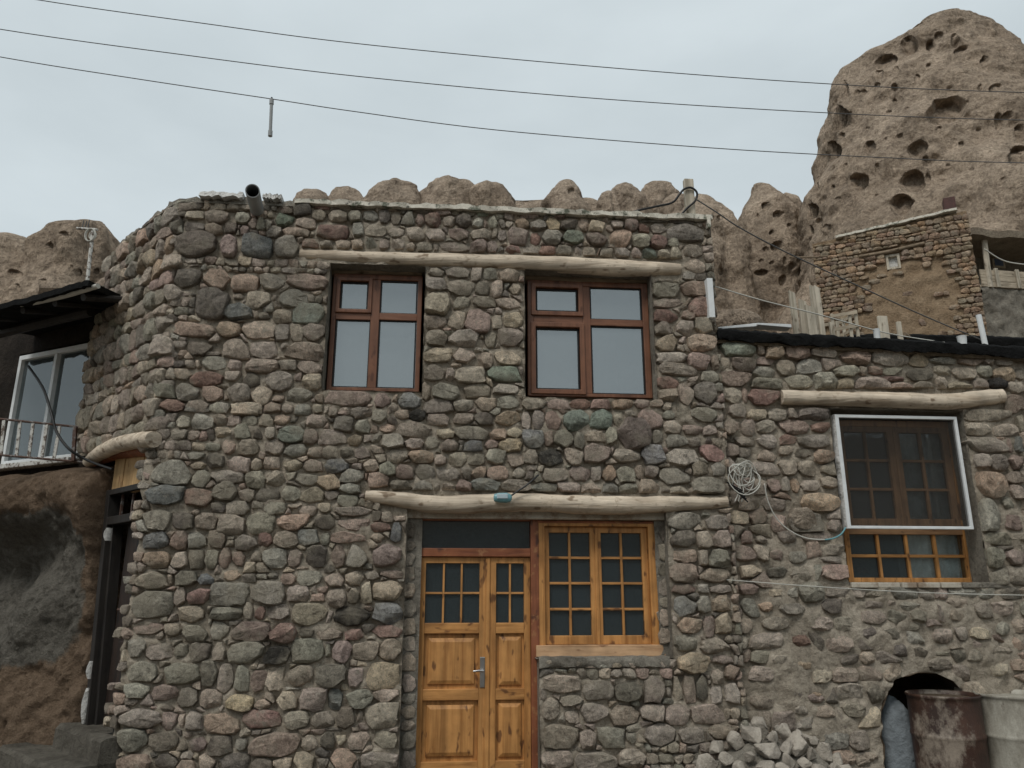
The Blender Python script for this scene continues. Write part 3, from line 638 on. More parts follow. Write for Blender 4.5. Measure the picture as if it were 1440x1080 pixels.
FIX += parse('''725,745,870,810,n 875,765,985,838,n 990,772,1090,840,d 1095,750,1170,842,n 725,822,790,915,n 795,815,875,856,t 862,845,965,915,n 970,858,1080,930,n 1085,850,1172,912,n 730,922,855,1013,n 865,945,923,1015,n 928,935,1030,1010,g 1095,920,1215,1000,n 725,1018,840,1085,n 845,1022,1000,1085,n 1005,1015,1100,1085,n
110,265,218,355,p 178,190,218,262,b 105,232,155,262,n 105,192,175,226,R''', 480, 660, 2.571)

def build_main_stones():
    rg = random.Random(11); items = []; ob = [obs(rpoly(r)) for r in OPEN.values()]+[obs(logpoly1), obs(logpoly2)]
    fixed = []
    for x0, y0, x1, y1, c in FIX:
        u0, u1, v0, v1 = FA.rect(x0, y0, x1, y1, .05)
        v1 = min(v1, VT)
        if v1-v0 < .03: continue
        p = blob_poly(u0, u1, v0, v1, rg); p = avoid(p, ob, .004)
        if not p or area(p) < .002: continue
        fixed.append(obs(p)); items.append((p, min(.09, .036+.21*min(u1-u0, v1-v0))*rg.uniform(.75, 1.3), c))
    ob2 = ob+fixed
    for cell in courses(UC+.03, edge_u(0), -.08, VT+.02, (.055, .10), (.055, .14), rg, .01):
        cell = clip(cell, 0, 1, VT-.01); 
        if len(cell) < 3: continue
        cell = clip(cell, 1, 0, edge_u(0)+.02)
        if len(cell) < 3: continue
        cell = avoid(ccw(cell), ob2, .008)
        if not cell or area(cell) < .0010: continue
        xs = [p[0] for p in cell]; ys = [p[1] for p in cell]
        if min(max(xs)-min(xs), max(ys)-min(ys)) < .024: continue
        items.append((cell, .034+.2*min(max(xs)-min(xs), max(ys)-min(ys)), rg.choices('ngtdr', [5, 2, 1, 1.5, 1])[0]))
    # chamfer wall left of the corner
    for cell in courses(UC-1.6, UC+.16, 2.5, VT+.02, (.11, .19), (.12, .27), rg, .025):
        cx, cy = centroid(cell); s = cx-UC
        if s > .12: continue
        if s < chamfer_left(cy)+.03 or cy < chamfer_low(s)+.05: continue
        cell = clip(cell, 0, 1, VT)
        if len(cell) < 3: continue
        cell = avoid(ccw(cell), fixed, .008)
        if not cell or area(cell) < .004: continue
        xs = [p[0] for p in cell]; ys = [p[1] for p in cell]
        w = min(max(xs)-min(xs), max(ys)-min(ys)); items.append((cell, .04+.28*w*rg.uniform(.6, 1.2), rg.choices('ngtdrop', [6, 4, 3, 1, 2, 1, 1])[0]))
    place_stones(items, WP, house, 300)
build_main_stones()

def log_tube(pts, fr, off, seed, nm, mat, parent, squash=1.0):
    rg = random.Random(seed); P = []; R = []
    for x, y, r in pts:
        u, v = fr.hit(x, y, off); P.append(np.array([*fr.P(u, v, off), r/165.0])) 
    Q = spline(P, 7)
    return MB().tube([tuple(q[:3]) for q in Q], [float(q[3])*1.02*(1+.03*math.sin(i*1.3+seed)) for i, q in enumerate(Q)], 14, wob=.025, seed=seed).build(nm, mat, parent, smooth=50)
log_tube(LOG1, FA, .0, 3, 'lintel_log', M['log'], house)
log_tube(LOG2, FA, .02, 4, 'lintel_log', M['log'], house)
log_tube([(468, 383, 7), (530, 382, 8), (594, 385, 6)], FA, -.16, 5, 'inner_lintel', M['rawlog'], house)
log_tube([(738, 391, 9), (830, 396, 9), (915, 395, 6)], FA, -.16, 6, 'inner_lintel', M['rawlog'], house)
def fbox(nm, mat, parent, x0, y0, x1, y1, h0, h1, bevel=.004, fr=FA):
    u0, u1, v0, v1 = fr.rect(x0, y0, x1, y1, h1); return MB().box(fr, u0, u1, v0, v1, h0, h1).build(nm, mat, parent, bevel=bevel)
fbox('lintel_board', M['whitewash'], house, 562, 712, 940, 730, -.3, -.04, .01)

# ---- upper windows
def upper_window(r, mull, trans, sashes, panes):
    u0, u1, v0, v1 = r; W = u1-u0; H = v1-v0; t = .05
    X = lambda f: u0+W*f
    Y = lambda f: v1-H*f
    fm = MB(); h0, h1 = -.19, -.11
    fm.ring(FA, u0, u1, v0, v1, W*t, W*t, H*.028, H*.045, h0, h1)
    f = fm.build('window', M['brown'], house, bevel=.005)
    MB().box(FA, X(mull[0]), X(mull[1]), v0+H*.028, v1-H*.045, h0, h1-.003).build('mullion', M['brown'], f, bevel=.005)
    for a, b, c, d in trans: MB().box(FA, X(a), X(b), Y(d), Y(c), h0, h1-.004).build('transom', M['brownH'], f, bevel=.004)
    for a, b, c, d, w in sashes:
        s = MB(); k = w
        s.ring(FA, X(a), X(b), Y(d), Y(c), k, k, k, k, -.15, -.095)
        s.build('sash', M['brown'], f, bevel=.006)
    for a, b, c, d in panes:
        MB().box(FA, X(a)-.006, X(b)+.006, Y(d)-.006, Y(c)+.006, -.146, -.14).build('pane', M['glass_up'], f)
        g = MB(); k = .008                                   # black rubber gasket round the pane
        g.box(FA, X(a)-.004, X(a)+k, Y(d), Y(c), -.14, -.128); g.box(FA, X(b)-k, X(b)+.004, Y(d), Y(c), -.14, -.128)
        g.box(FA, X(a)+k, X(b)-k, Y(c)-k, Y(c)+.004, -.14, -.128); g.box(FA, X(a)+k, X(b)-k, Y(d)-.004, Y(d)+k, -.14, -.128)
        g.build('gasket', M['rubber'], f)
W1 = FA.rect(464, 386, 592, 550, -.11); W2 = FA.rect(742, 396, 914, 558, -.11)
upper_window(W1, (.435, .53), [(.05, .435, .335, .40), (.53, .95, .335, .395)], [(.04, .44, .035, .345, .035)],
             [(.093, .387, .072, .308), (.535, .94, .05, .335), (.06, .435, .40, .968), (.535, .94, .395, .968)])
upper_window(W2, (.452, .515), [(.05, .452, .305, .385), (.515, .95, .33, .388)], [(.03, .455, .03, .315, .042), (.025, .462, .375, .985, .045)],
             [(.076, .409, .078, .267), (.52, .945, .045, .33), (.073, .414, .424, .937), (.52, .945, .39, .968)])

# ---- door
def build_door():
    fr = FA; h = -.13
    L0, R1 = fr.hit(582, 760, h)[0], fr.hit(758, 760, h)[0]
    ztop = fr.hit(660, 729, h)[1]; zt0, zt1 = fr.hit(660, 783, h)[1], fr.hit(660, 771, h)[1]
    f = MB(); f.box(fr, L0, L0+.05, -.02, ztop, -.24, h+.03); f.box(fr, R1-.075, R1, -.02, ztop, -.24, h+.03)
    fo = f.build('door_frame', M['redwood'], house, bevel=.006)
    MB().box(fr, L0+.05, R1-.075, zt0, zt1, -.23, h+.025).build('transom_bar', M['redwoodH'], fo, bevel=.006)
    MB().box(fr, L0+.05, R1-.075, ztop-.02, ztop, -.23, h+.024).build('head', M['redwoodH'], fo, bevel=.004)
    MB().box(fr, L0+.045, R1-.07, zt1-.01, ztop-.015, -.17, -.164).build('transom_pane', M['glass'], fo)
    MB().box(fr, L0+.05, R1-.075, -.04, .02, -.24, h+.03).build('threshold', M['redwoodH'], fo, bevel=.005)
    a0, a1 = L0+.052, R1-.077; W = a1-a0; sp = a0+W*.612
    V = lambda y: fr.hit(660, y, h)[1]
    def leaf(b0, b1, stl, str_, cols):
        zb, zt = .025, zt0-.003; d0, d1 = -.185, -.135
        m = MB(); m.ring(fr, b0, b1, zb, zt, stl, str_, .17, zt-V(792), d0, d1)
        lo = m.build('door_leaf', M['pineV'], house, bevel=.004)
        i0, i1 = b0+stl, b1-str_
        for ya, yb in ((876, 891), (969, 985), (1071, 1090)):
            MB().box(fr, i0, i1, V(yb), V(ya), d0+.002, d1-.002).build('rail', M['pineH'], lo, bevel=.004)
        z0, z1 = V(876), V(792); cw = (i1-i0)/cols; bw = .017
        for c in range(1, cols): MB().box(fr, i0+cw*c-bw/2, i0+cw*c+bw/2, z0, z1, d0+.01, d1-.008).build('glazing_bar', M['pineV'], lo, bevel=.003)
        zm = V(834)
        for c in range(cols):
            e0 = i0+cw*c+(bw/2 if c else 0); e1 = i0+cw*(c+1)-(bw/2 if c < cols-1 else 0)
            MB().box(fr, e0, e1, zm-bw/2, zm+bw/2, d0+.01, d1-.009).build('glazing_bar', M['pineH'], lo, bevel=.003)
            for y0, y1 in ((z0, zm-bw/2), (zm+bw/2, z1)):
                MB().box(fr, e0-.004, e1+.004, y0-.004, y1+.004, d0+.016, d0+.02).build('pane', M['glass'], lo)
        for ya, yb in ((891, 969), (985, 1071), (1090, 1115)):
            p0, p1 = V(yb), V(ya)
            if yb == 1115: p0 = .2
            pm = MB(); g = .035 if (i1-i0) > .25 else .025; w2 = .03
            pm.box(fr, i0-.003, i1+.003, p0-.003, p1+.003, d0+.008, d0+.016)
            # raised and fielded centre
            o = [(i0+g, p0+g), (i1-g, p0+g), (i1-g, p1-g), (i0+g, p1-g)]; n_ = [(i0+g+w2, p0+g+w2), (i1-g-w2, p0+g+w2), (i1-g-w2, p1-g-w2), (i0+g+w2, p1-g-w2)]
            if n_[1][0]-n_[0][0] < .03: w3 = .018; n_ = [(i0+g+w3, p0+g+w3), (i1-g-w3, p0+g+w3), (i1-g-w3, p1-g-w3), (i0+g+w3, p1-g-w3)]
            vs = [fr.P(u, v, d0+.016) for u, v in o]+[fr.P(u, v, d0+.03) for u, v in o]+[fr.P(u, v, d0+.042) for u, v in n_]
            pm.add(vs, [(i, (i+1) % 4, (i+1) % 4+4, i+4) for i in range(4)]+[(i+4, (i+1) % 4+4, (i+1) % 4+8, i+8) for i in range(4)]+[(8, 9, 10, 11)])
            pm.build('panel', M['pineV'], lo, bevel=.002)
        return lo
    l1 = leaf(a0, sp-.002, .055, .062, 3); l2 = leaf(sp+.002, a1, .072, .052, 2)
    # cover strip between the leaves
    MB().box(fr, sp-.012, sp+.022, .03, zt0-.006, -.134, -.122).build('cover_strip', M['pineV'], l2, bevel=.003)
    hu = sp-.034; z = V(943)
    hp = MB().box(fr, hu-.02, hu+.02, V(967), V(924), -.1345, -.127).build('handle_plate', M['steel'], l1, bevel=.003)
    hb = MB(); hb.tube([fr.P(hu, z, -.128), fr.P(hu, z, -.085)], .009, 10); hb.tube([fr.P(hu+.008, z, -.085), fr.P(hu-.03, z+.003, -.08), fr.P(hu-.075, z-.002, -.082)], [.010, .0095, .008], 10)
    hb.build('handle', M['steel'], l1, smooth=50)
build_door()
# jamb fill left of the door and right of the side window
def jamb(x0, y0, x1, y1, h):
    u0, u1, v0, v1 = FA.rect(x0, y0, x1, y1, h); v0 = max(v0, -.1) if y1 < 1090 else -.1
    rg = random.Random(int(x0)); n = max(5, int((v1-v0)/.07)); vs = []; fs = []
    for i in range(n+1):
        for k in range(4): vs.append(FA.P(u0+(u1-u0)*k/3, v0+(v1-v0)*i/n, h+rg.uniform(-.014, .014)))
    for i in range(n):
        for k in range(3): fs.append((i*4+k, i*4+k+1, i*4+k+5, i*4+k+4))
    for k in (0, 3):
        pass
    MB().add(vs, fs).build('jamb', M['cement'], house, smooth=180)
jamb(560, 728, 588, 1160, -.075); jamb(924, 728, 946, 926, -.075)
def jamb_stones():
    rg = random.Random(5); items = []
    for (x0, x1, ya, yb) in ((568, 582, 735, 1078), (930, 941, 735, 905)):
        y = ya
        while y < yb:
            d = rg.uniform(16, 30); u0, u1, v0, v1 = FA.rect(x0-2, y, x1, y+d-3, -.07)
            items.append((blob_poly(u0-.01, u1+.012, v0, v1, rg), rg.uniform(.012, .03), rg.choice('ngnd'))); y += d
    place_stones(items, lambda u, v, h: FA.P(u, v, h-.075), house, 0, 'jamb_stone', 10, .03)
jamb_stones()

# ---- pine side window
def side_window():
    fr = FA; h = -.12
    u0, u1, v0, v1 = fr.rect(756, 733, 928, 923, h)
    m = MB(); m.ring(fr, u0+.001, u1, v0+.05, v1-.002, .059, .085, .04, .043, -.24, h+.02)
    w = m.build('window', M['pineV'], house, bevel=.005, label='orange pine casement window beside the door')
    MB().box(fr, u0+.002, u1+.002, v1-.02, v1+.002, -.24, h+.024).build('head', M['redwoodH'], w, bevel=.005)
    MB().box(fr, u0-.02, u1+.012, v0, v0+.09, -.24, h+.045).build('sill', M['pinesill'], w, bevel=.006)
    i0, i1 = u0+.061, u1-.086; mid = (i0+i1)/2; zb, zt = v0+.091, v1-.046
    for a, b in ((i0, mid-.001), (mid+.001, i1)):
        d0, d1 = -.19, -.14; st = .052
        s = MB(); s.ring(fr, a, b, zb, zt, st*.8, st, .07, .05, d0, d1)
        so = s.build('casement', M['pineV'], w, bevel=.004)
        p0, p1, q0, q1 = a+st*.8, b-st, zb+.07, zt-.05; bw = .02; um = (p0+p1)/2; rh = (q1-q0)/4
        MB().box(fr, um-bw/2, um+bw/2, q0, q1, d0+.008, d1-.006).build('glazing_bar', M['pineV'], w, bevel=.003)
        for r in range(4):
            for (e0, e1) in ((p0, um-bw/2), (um+bw/2, p1)):
                if r: MB().box(fr, e0, e1, q0+rh*r-bw/2, q0+rh*r+bw/2, d0+.008, d1-.007).build('glazing_bar', M['pineH'], w, bevel=.003)
                MB().box(fr, e0-.004, e1+.004, q0+rh*r, q0+rh*(r+1), d0+.014, d0+.018).build('pane', M['glass'], w)
    MB().box(fr, mid-.013, mid+.013, zb, zt-.004, -.139, -.128).build('cover_strip', M['pineV'], w, bevel=.003)
side_window()
# cement ledge under the side window
def ledge():
    u0, u1, v0, v1 = FA.rect(758, 924, 942, 940, .03); rg = random.Random(3)
    n = 24; vs = []; fs = []
    prof = [(-.25, 0), (.035, 0), (.05, -.03), (.045, -.075), (0, -.09)]
    for i in range(n+1):
        for h, z in prof: vs.append(FA.P(u0+(u1-u0)*i/n, v1+z+rg.uniform(-.007, .007), h+rg.uniform(-.01, .01)))
    k = len(prof)
    for i in range(n):
        for j in range(k-1): fs.append((i*k+j, i*k+j+1, (i+1)*k+j+1, (i+1)*k+j))
    MB().add(vs, fs).build('ledge', M['cement'], house, smooth=60)
ledge()
# roof edging, drain pipe, flashing
def edging():
    rg = random.Random(9); m = MB()
    us = np.linspace(UC+1.0, 1.88, 60); vs = []
    for i, u in enumerate(us):
        z = VT-.02+.008*rg.uniform(-1, 1); w = .035+.02*rg.random()
        for h, dz in ((-.25, .0), (-.25, w), (.075+.02*rg.random(), w), (.08, .0)): vs.append(FA.P(u, z+dz, h))
    fs = [(i*4+k, i*4+(k+1) % 4, (i+1)*4+(k+1) % 4, (i+1)*4+k) for i in range(len(us)-1) for k in range(4)]+[(0, 1, 2, 3), tuple((len(us)-1)*4+k for k in (3, 2, 1, 0))]
    m.add(vs, fs).build('roof_edging', M['edging'], house)
    m = MB(); us = np.linspace(UC-1.3, UC+1.0, 46); vs = []
    for i, u in enumerate(us):
        z = VT-.04; w = .05+.035*rg.random()
        for h, dz in ((-.3, .0), (-.3, w), (.0+.04*rg.random(), w), (.05, .0)): vs.append(WP(u, z+dz, h))
    fs = [(i*4+k, i*4+(k+1) % 4, (i+1)*4+(k+1) % 4, (i+1)*4+k) for i in range(len(us)-1) for k in range(4)]+[(0, 1, 2, 3), tuple((len(us)-1)*4+k for k in (3, 2, 1, 0))]
    m.add(vs, fs).build('roof_edging', M['cement'], house)
    for (x0, x1, y) in ((284, 345, 280), (372, 398, 285)):                 # torn white foam sheet on the edge
        u0, u1 = FA.hit(x0, y)[0], FA.hit(x1, y)[0]; us = np.linspace(u0, u1, 14); vs = []
        for u in us:
            w = .045*rg.uniform(.6, 1.3)
            for h, dz in ((-.2, .01), (-.2, .05), (.06+.03*rg.random(), .05+.02*rg.random()), (.1, .045-w)): vs.append(FA.P(u, VT+dz, h))
        fs = [(i*4+k, i*4+(k+1) % 4, (i+1)*4+(k+1) % 4, (i+1)*4+k) for i in range(len(us)-1) for k in range(4)]+[(0, 1, 2, 3), tuple((len(us)-1)*4+k for k in (3, 2, 1, 0))]
        MB().add(vs, fs).build('foam_strip', M['foam'], house)
    fbox('flashing', M['white'], house, 996, 391, 1004, 446, -.1, .125, .002)
    u0, v0 = FA.hit(992, 312); MB().box(FA, u0-.012, u0+.02, v0-.10, VT+.02, -.05, .09).build('edging_end', M['edging'], house, bevel=.004)
edging()
def drain():
    # pipe sticks out of the wall top towards the street, its open mouth seen from below
    a = np.array(FA.P(*FA.hit(362, 298, -.02), -.02)); b = np.array(FA.P(*FA.hit(355, 268, .62), .62))
    d = (b-a)/np.linalg.norm(b-a); b = np.array(a+d*.66)
    r = .058; m = MB(); ring = []
    up = np.array([0, 0, 1.]); s = np.cross(d, up); s /= np.linalg.norm(s); t = np.cross(s, d); vs = []; n = 24
    for c, rr in ((a, r), (b, r), (b, r*.87), (a, r*.87)):
        for k in range(n): q = 2*math.pi*k/n; vs.append(c+s*math.cos(q)*rr+t*math.sin(q)*rr)
    fs = [(i*n+k, i*n+(k+1) % n, (i+1)*n+(k+1) % n, (i+1)*n+k) for i in range(3) for k in range(n)]+[tuple(3*n+k for k in range(n))]
    m.add(vs, fs).build('drain_pipe', M['pvc'], house, smooth=40)
drain()

# ---- left doorway under the chamfer
def left_entry():
    fr = FC; h = -.04
    P = [np.array([*fr.P(*fr.hit(x, y, .03), .03), r]) for x, y, r in ((124, 650, .05), (140, 638, .065), (165, 626, .07), (190, 620, .07), (216, 618, .068))]
    Q = spline(P, 6); MB().tube([tuple(q[:3]) for q in Q], [float(q[3]) for q in Q], 14, wob=.03, seed=8).build('curved_lintel_log', M['log'], house, smooth=50)
    P = [np.array([*fr.P(*fr.hit(x, y, -.08), -.08), r]) for x, y, r in ((130, 652, .05), (165, 638, .06), (214, 632, .06))]
    Q = spline(P, 6); MB().tube([tuple(q[:3]) for q in Q], [float(q[3]) for q in Q], 10, wob=.05, seed=8).build('inner_lintel', M['redwoodH'], house, smooth=50)
    for k in range(4):
        x0 = 160+k*13.6; u0, u1, v0, v1 = fr.rect(x0, 640-k*2, x0+13.2, 690, -.08)
        MB().box(fr, u0, u1, v0, v1+.02, -.12, -.08-.006*(k % 2)).build('board', M['yellowplank'], house, bevel=.003)
    uR = fr.hit(204, 700, h)[0]; uL = fr.hit(148, 700, h)[0]; vT = fr.hit(178, 683, h)[1]; vB = fr.hit(140, 1040, h)[1]
    uL2 = fr.hit(116, 1030, h)[0]; uR2 = uR
    f = MB(); 
    for (ua, ub) in ((uL, uL2), ):
        f.add([fr.P(u, v, hh) for hh in (-.16, h) for (u, v) in ((ub, vB), (ub+.075, vB), (ua+.075, vT), (ua, vT))], [(3, 2, 1, 0), (4, 5, 6, 7), (0, 1, 5, 4), (1, 2, 6, 5), (2, 3, 7, 6), (3, 0, 4, 7)])
        f.add([fr.P(u, v, hh) for hh in (-.18, h-.05) for (u, v) in ((ub+.09, vB), (ub+.13, vB), (ua+.13, vT-.3), (ua+.09, vT-.3))], [(3, 2, 1, 0), (4, 5, 6, 7), (0, 1, 5, 4), (1, 2, 6, 5), (2, 3, 7, 6), (3, 0, 4, 7)])
    f.box(fr, uR2-.06, uR2+.06, vB, vT, -.16, h)
    f.box(fr, uL+.075, uR-.06, vT-.05, vT, -.16, h-.002); vtr = fr.hit(178, 727, h)[1]
    f.box(fr, uL+.06, uR-.06, vtr-.04, vtr+.03, -.16, h-.004)
    d = f.build('door_frame', M['blackwood'], house, bevel=.005)
    for k in range(3):
        u = uL+.1+(uR-uL-.16)*(k+.5)/3; MB().box(fr, u-.008, u+.008, vtr+.03, vT-.05, -.12, -.1).build('transom_bar', M['iron'], d)
    MB().box(fr, uL2-.02, uR2+.02, vB-.04, vB+.03, -.2, h+.03).build('threshold', M['blackwood'], d, bevel=.006)
    dl = MB(); dl.box(fr, uL2+.1, uR2-.05, vB+.03, vtr-.04, -.2, -.15)
    lf = dl.build('door_leaf', M['darkdoor'], house, bevel=.004)
    for a, b in ((.08, .42), (.5, .94)):
        H = vtr-.04-vB-.03; MB().box(fr, uL2+.24, uR2-.12, vB+.03+H*a, vB+.03+H*b, -.15, -.137).build('panel', M['darkdoor'], lf, bevel=.01)
    MB().box(fr, uL2-.02, uR+.02, -.1, 2.8, -.32, -.26).build('entry_back', M['dark'], house)  # near-black panel, painted darkness for the unlit interior behind the door
    MB().tube([fr.P(uL2+.2, 1.55, -.15), fr.P(uL2+.2, 1.55, -.115), fr.P(uL2+.27, 1.55, -.115)], .009, 8).build('handle', M['iron'], lf)
left_entry()

# ------------------------------------------------------------------ neighbouring house on the right
nb = thing('stone_house', FA.P(3.4, 0, 0), 'low rubble stone house with black tar roof edge and white-framed screened window', 'house')
HR = -.07                                                 # its wall stands a little behind the main facade
def RP(u, v, h=0.0): return FA.P(u, v, h+HR)
U1R = 6.4
def roof_v(u):
    a, b = FA.hit(1012, 478, HR), FA.hit(1440, 503, HR); return a[1]+(b[1]-a[1])*(u-a[0])/(b[0]-a[0])
RW = FA.rect(1181, 577, 1362, 824, HR); RWIN = (RW[0]-.02, RW[1]+.05, RW[2], RW[3])
niche = ccw(px_poly(FA, [(1234, 1085), (1235, 990), (1250, 958), (1286, 942), (1322, 950), (1346, 970), (1352, 1085)], HR))
niche = [(p[0], -.1) if p[1] < .55 and i_ in (0, len(niche)-1) else p for i_, p in enumerate(niche)]
nl, nr = min(p[0] for p in niche), max(p[0] for p in niche)
niche = ccw([(nl, -.1), (nr, -.1)]+[p for p in px_poly(FA, [(1346, 970), (1322, 950), (1286, 942), (1250, 958), (1235, 990)], HR)])
def _rough(poly, k, amp, rg):
    out = []
    for i in range(len(poly)):
        a, b = np.array(poly[i]), np.array(poly[(i+1) % len(poly)]); L_ = np.linalg.norm(b-a); m = max(1, int(L_/k))
        for j in range(m):
            p = a+(b-a)*j/m; out.append((float(p[0]+rg.uniform(-amp, amp)), float(p[1]+(rg.uniform(-amp, amp) if p[1] > .3 else 0))))
    return out
niche_edge = _rough(niche, .07, .018, random.Random(31))
def build_right():
    def lev(P):                                           # lower down the joints are packed flush with cement
        t = np.clip((2.35-P[:, 1])/1.1, 0, 1)*np.clip((P[:, 0]-1.95)/.35, 0, 1)
        return .014+.040*t
    def keep(u, v):
        if RWIN[0] < u < RWIN[1] and RWIN[2] < v < RWIN[3]: return False
        return not pin(niche_edge, u, v)
    mortar_grid(1.82, U1R, -.1, roof_v, .022, RP, keep, [RWIN], lev, 5, niche_edge).build('wall', M['mortar'], nb, smooth=180)
    b = MB(); b.box(FA, U1R-.15, U1R, -.1, roof_v(U1R)-.05, -3.4, HR-.03); b.box(FA, 1.87, U1R, -.1, roof_v(U1R)-.05, -3.55, -3.41)
    b.build('rear_wall', M['mortar'], nb)
    vs = [FA.P(u, roof_v(u)+z, h) for z in (-.05, .03) for (u, h) in ((1.87, HR+.06), (U1R, HR+.06), (U1R, -3.9), (1.87, -3.9))]
    MB().add(vs, [(3, 2, 1, 0), (4, 5, 6, 7), (0, 1, 5, 4), (1, 2, 6, 5), (2, 3, 7, 6), (3, 0, 4, 7)]).build('roof', M['gravelroof'], nb)
    # niche
    n = len(niche_edge); vs = []; fs = []
    c = centroid(niche); rg = random.Random(2)
    dep = [.08, -.1, -.3, -.5, -.62]
    for k, d in enumerate(dep):
        for p in niche_edge:
            f = (1, 1.04, 1.02, .9, .6)[k]*rg.uniform(.98, 1.03); vs.append(RP(c[0]+(p[0]-c[0])*f, c[1]+(p[1]-c[1])*f, d if k else .06))
    fs = [(k*n+i, k*n+(i+1) % n, (k+1)*n+(i+1) % n, (k+1)*n+i) for k in range(4) for i in range(n)]+[tuple(4*n+i for i in range(n))]
    MB().add(vs, fs).build('niche', M['earth'], nb, smooth=60)
    # window reveal
    r = RWIN; q = MB(); a = rpoly(r)
    for i in range(4):
        p, s_ = a[i], a[(i+1) % 4]; vs = []; fs = []
        for jj in range(11):
            t = jj/10
            for h in (.03, -.1, -.22, -.36): g = rnd.uniform(-.008, .008); vs.append(RP(p[0]+(s_[0]-p[0])*t+g, p[1]+(s_[1]-p[1])*t+g, h))
        for jj in range(10):
            for c_ in range(3): fs.append((jj*4+c_, jj*4+c_+1, jj*4+c_+5, jj*4+c_+4))
        q.add(vs, fs)
    q.build('reveal', M['cement'], nb, smooth=40)
build_right()
FIXR = parse('''430,380,633,475,G 682,402,785,480,o 790,408,930,480,r 935,412,1075,472,n 500,478,635,552,n 635,468,730,512,r 740,488,850,570,n 615,518,738,578,g 855,480,988,558,g 434,542,605,628,p 607,585,785,640,g 790,564,940,645,g 948,552,1075,645,g 437,632,553,722,n 590,645,762,728,R 557,632,588,720,r 638,395,678,455,n
428,722,478,820,n 482,728,572,798,n 585,748,700,812,t 702,748,798,815,n 862,740,1042,818,d 465,808,543,885,r 548,810,620,900,n 625,805,750,885,g 760,808,928,885,r 935,825,1030,878,R 800,745,858,800,n
640,892,748,966,n 752,888,852,945,R 857,890,1050,966,n 520,900,632,955,n 645,972,748,1035,t 757,952,835,1003,n 840,968,938,1028,d 944,970,1052,1045,o''', 900, 380, 3.857)
FIXR += parse('''605,755,738,818,r 742,762,895,825,n 898,770,980,828,y 985,782,1100,815,g 1110,785,1210,822,r 1215,790,1260,818,n 1262,792,1330,825,n 580,820,685,870,g 690,822,722,862,n 727,824,785,862,R 770,866,885,884,R 890,832,1000,885,d 1002,822,1082,862,n 1085,828,1178,880,n 1182,822,1250,868,g 1252,828,1345,885,o 1347,832,1380,880,n 597,872,668,935,y 672,868,820,938,n 822,888,908,940,r 912,890,1010,938,n 1014,868,1064,932,n 1068,888,1165,940,t 1167,874,1238,935,n 1240,875,1308,928,k 1312,890,1380,940,n''', 980, 240, 3)
FIXR += parse('''1190,165,1395,225,n 1165,228,1305,288,t 1310,232,1425,292,n 1190,292,1368,365,n 1370,300,1398,365,r 1402,295,1440,360,b 1225,368,1288,430,n 1290,372,1370,445,n 1380,372,1440,440,p 1240,448,1362,565,o 1368,448,1440,503,n 1385,508,1440,570,n 1345,112,1440,186,r 1230,572,1340,708,g 1250,715,1390,770,g 1360,640,1440,708,r 1260,785,1350,880,g 1365,790,1440,860,p
550,465,620,520,t 460,482,548,535,n 418,478,455,540,o 462,542,640,618,o 412,622,560,712,g 580,660,642,712,n 185,560,280,622,t 252,482,308,550,n 312,475,372,538,r 375,470,412,535,n 290,560,400,620,n 330,640,400,720,r''', 980, 520, 3.13)
FIXR += parse('''345,268,435,318,t 350,130,398,185,r 465,207,518,250,r 420,417,482,456,o 425,473,545,530,n 555,640,625,685,y 470,628,540,672,n 555,547,622,598,R 680,552,790,620,n 380,673,480,735,n 620,473,710,535,n 500,132,565,180,n 545,38,640,125,n 670,265,785,330,r 575,335,680,420,g 410,150,455,180,n 540,215,610,260,g 655,235,750,262,n 545,278,630,330,n 455,275,530,320,d 340,345,415,388,r 500,420,600,468,g 670,400,750,465,d 620,775,670,800,o 640,830,720,880,n 560,830,620,870,n 385,790,480,850,n 540,755,590,810,n''', 920, 700, 2.843)
FIXR += parse('''775,225,880,280,n 887,218,965,285,g 980,218,1050,280,g 1130,168,1220,215,n 780,284,850,348,d 862,292,935,345,d 905,358,970,415,d 995,372,1060,415,d 1220,292,1305,345,t 1395,333,1440,390,o 1045,418,1145,470,n 1150,445,1230,515,n 1285,362,1390,415,n 1090,200,1120,270,n 1140,225,1215,270,n 1310,190,1400,250,n 1320,270,1390,330,g 1070,300,1150,360,n 1160,290,1210,350,n 1380,420,1440,470,r 1300,440,1370,500,t 700,600,800,660,n 560,560,640,600,r''', 940, 780, 2.88)
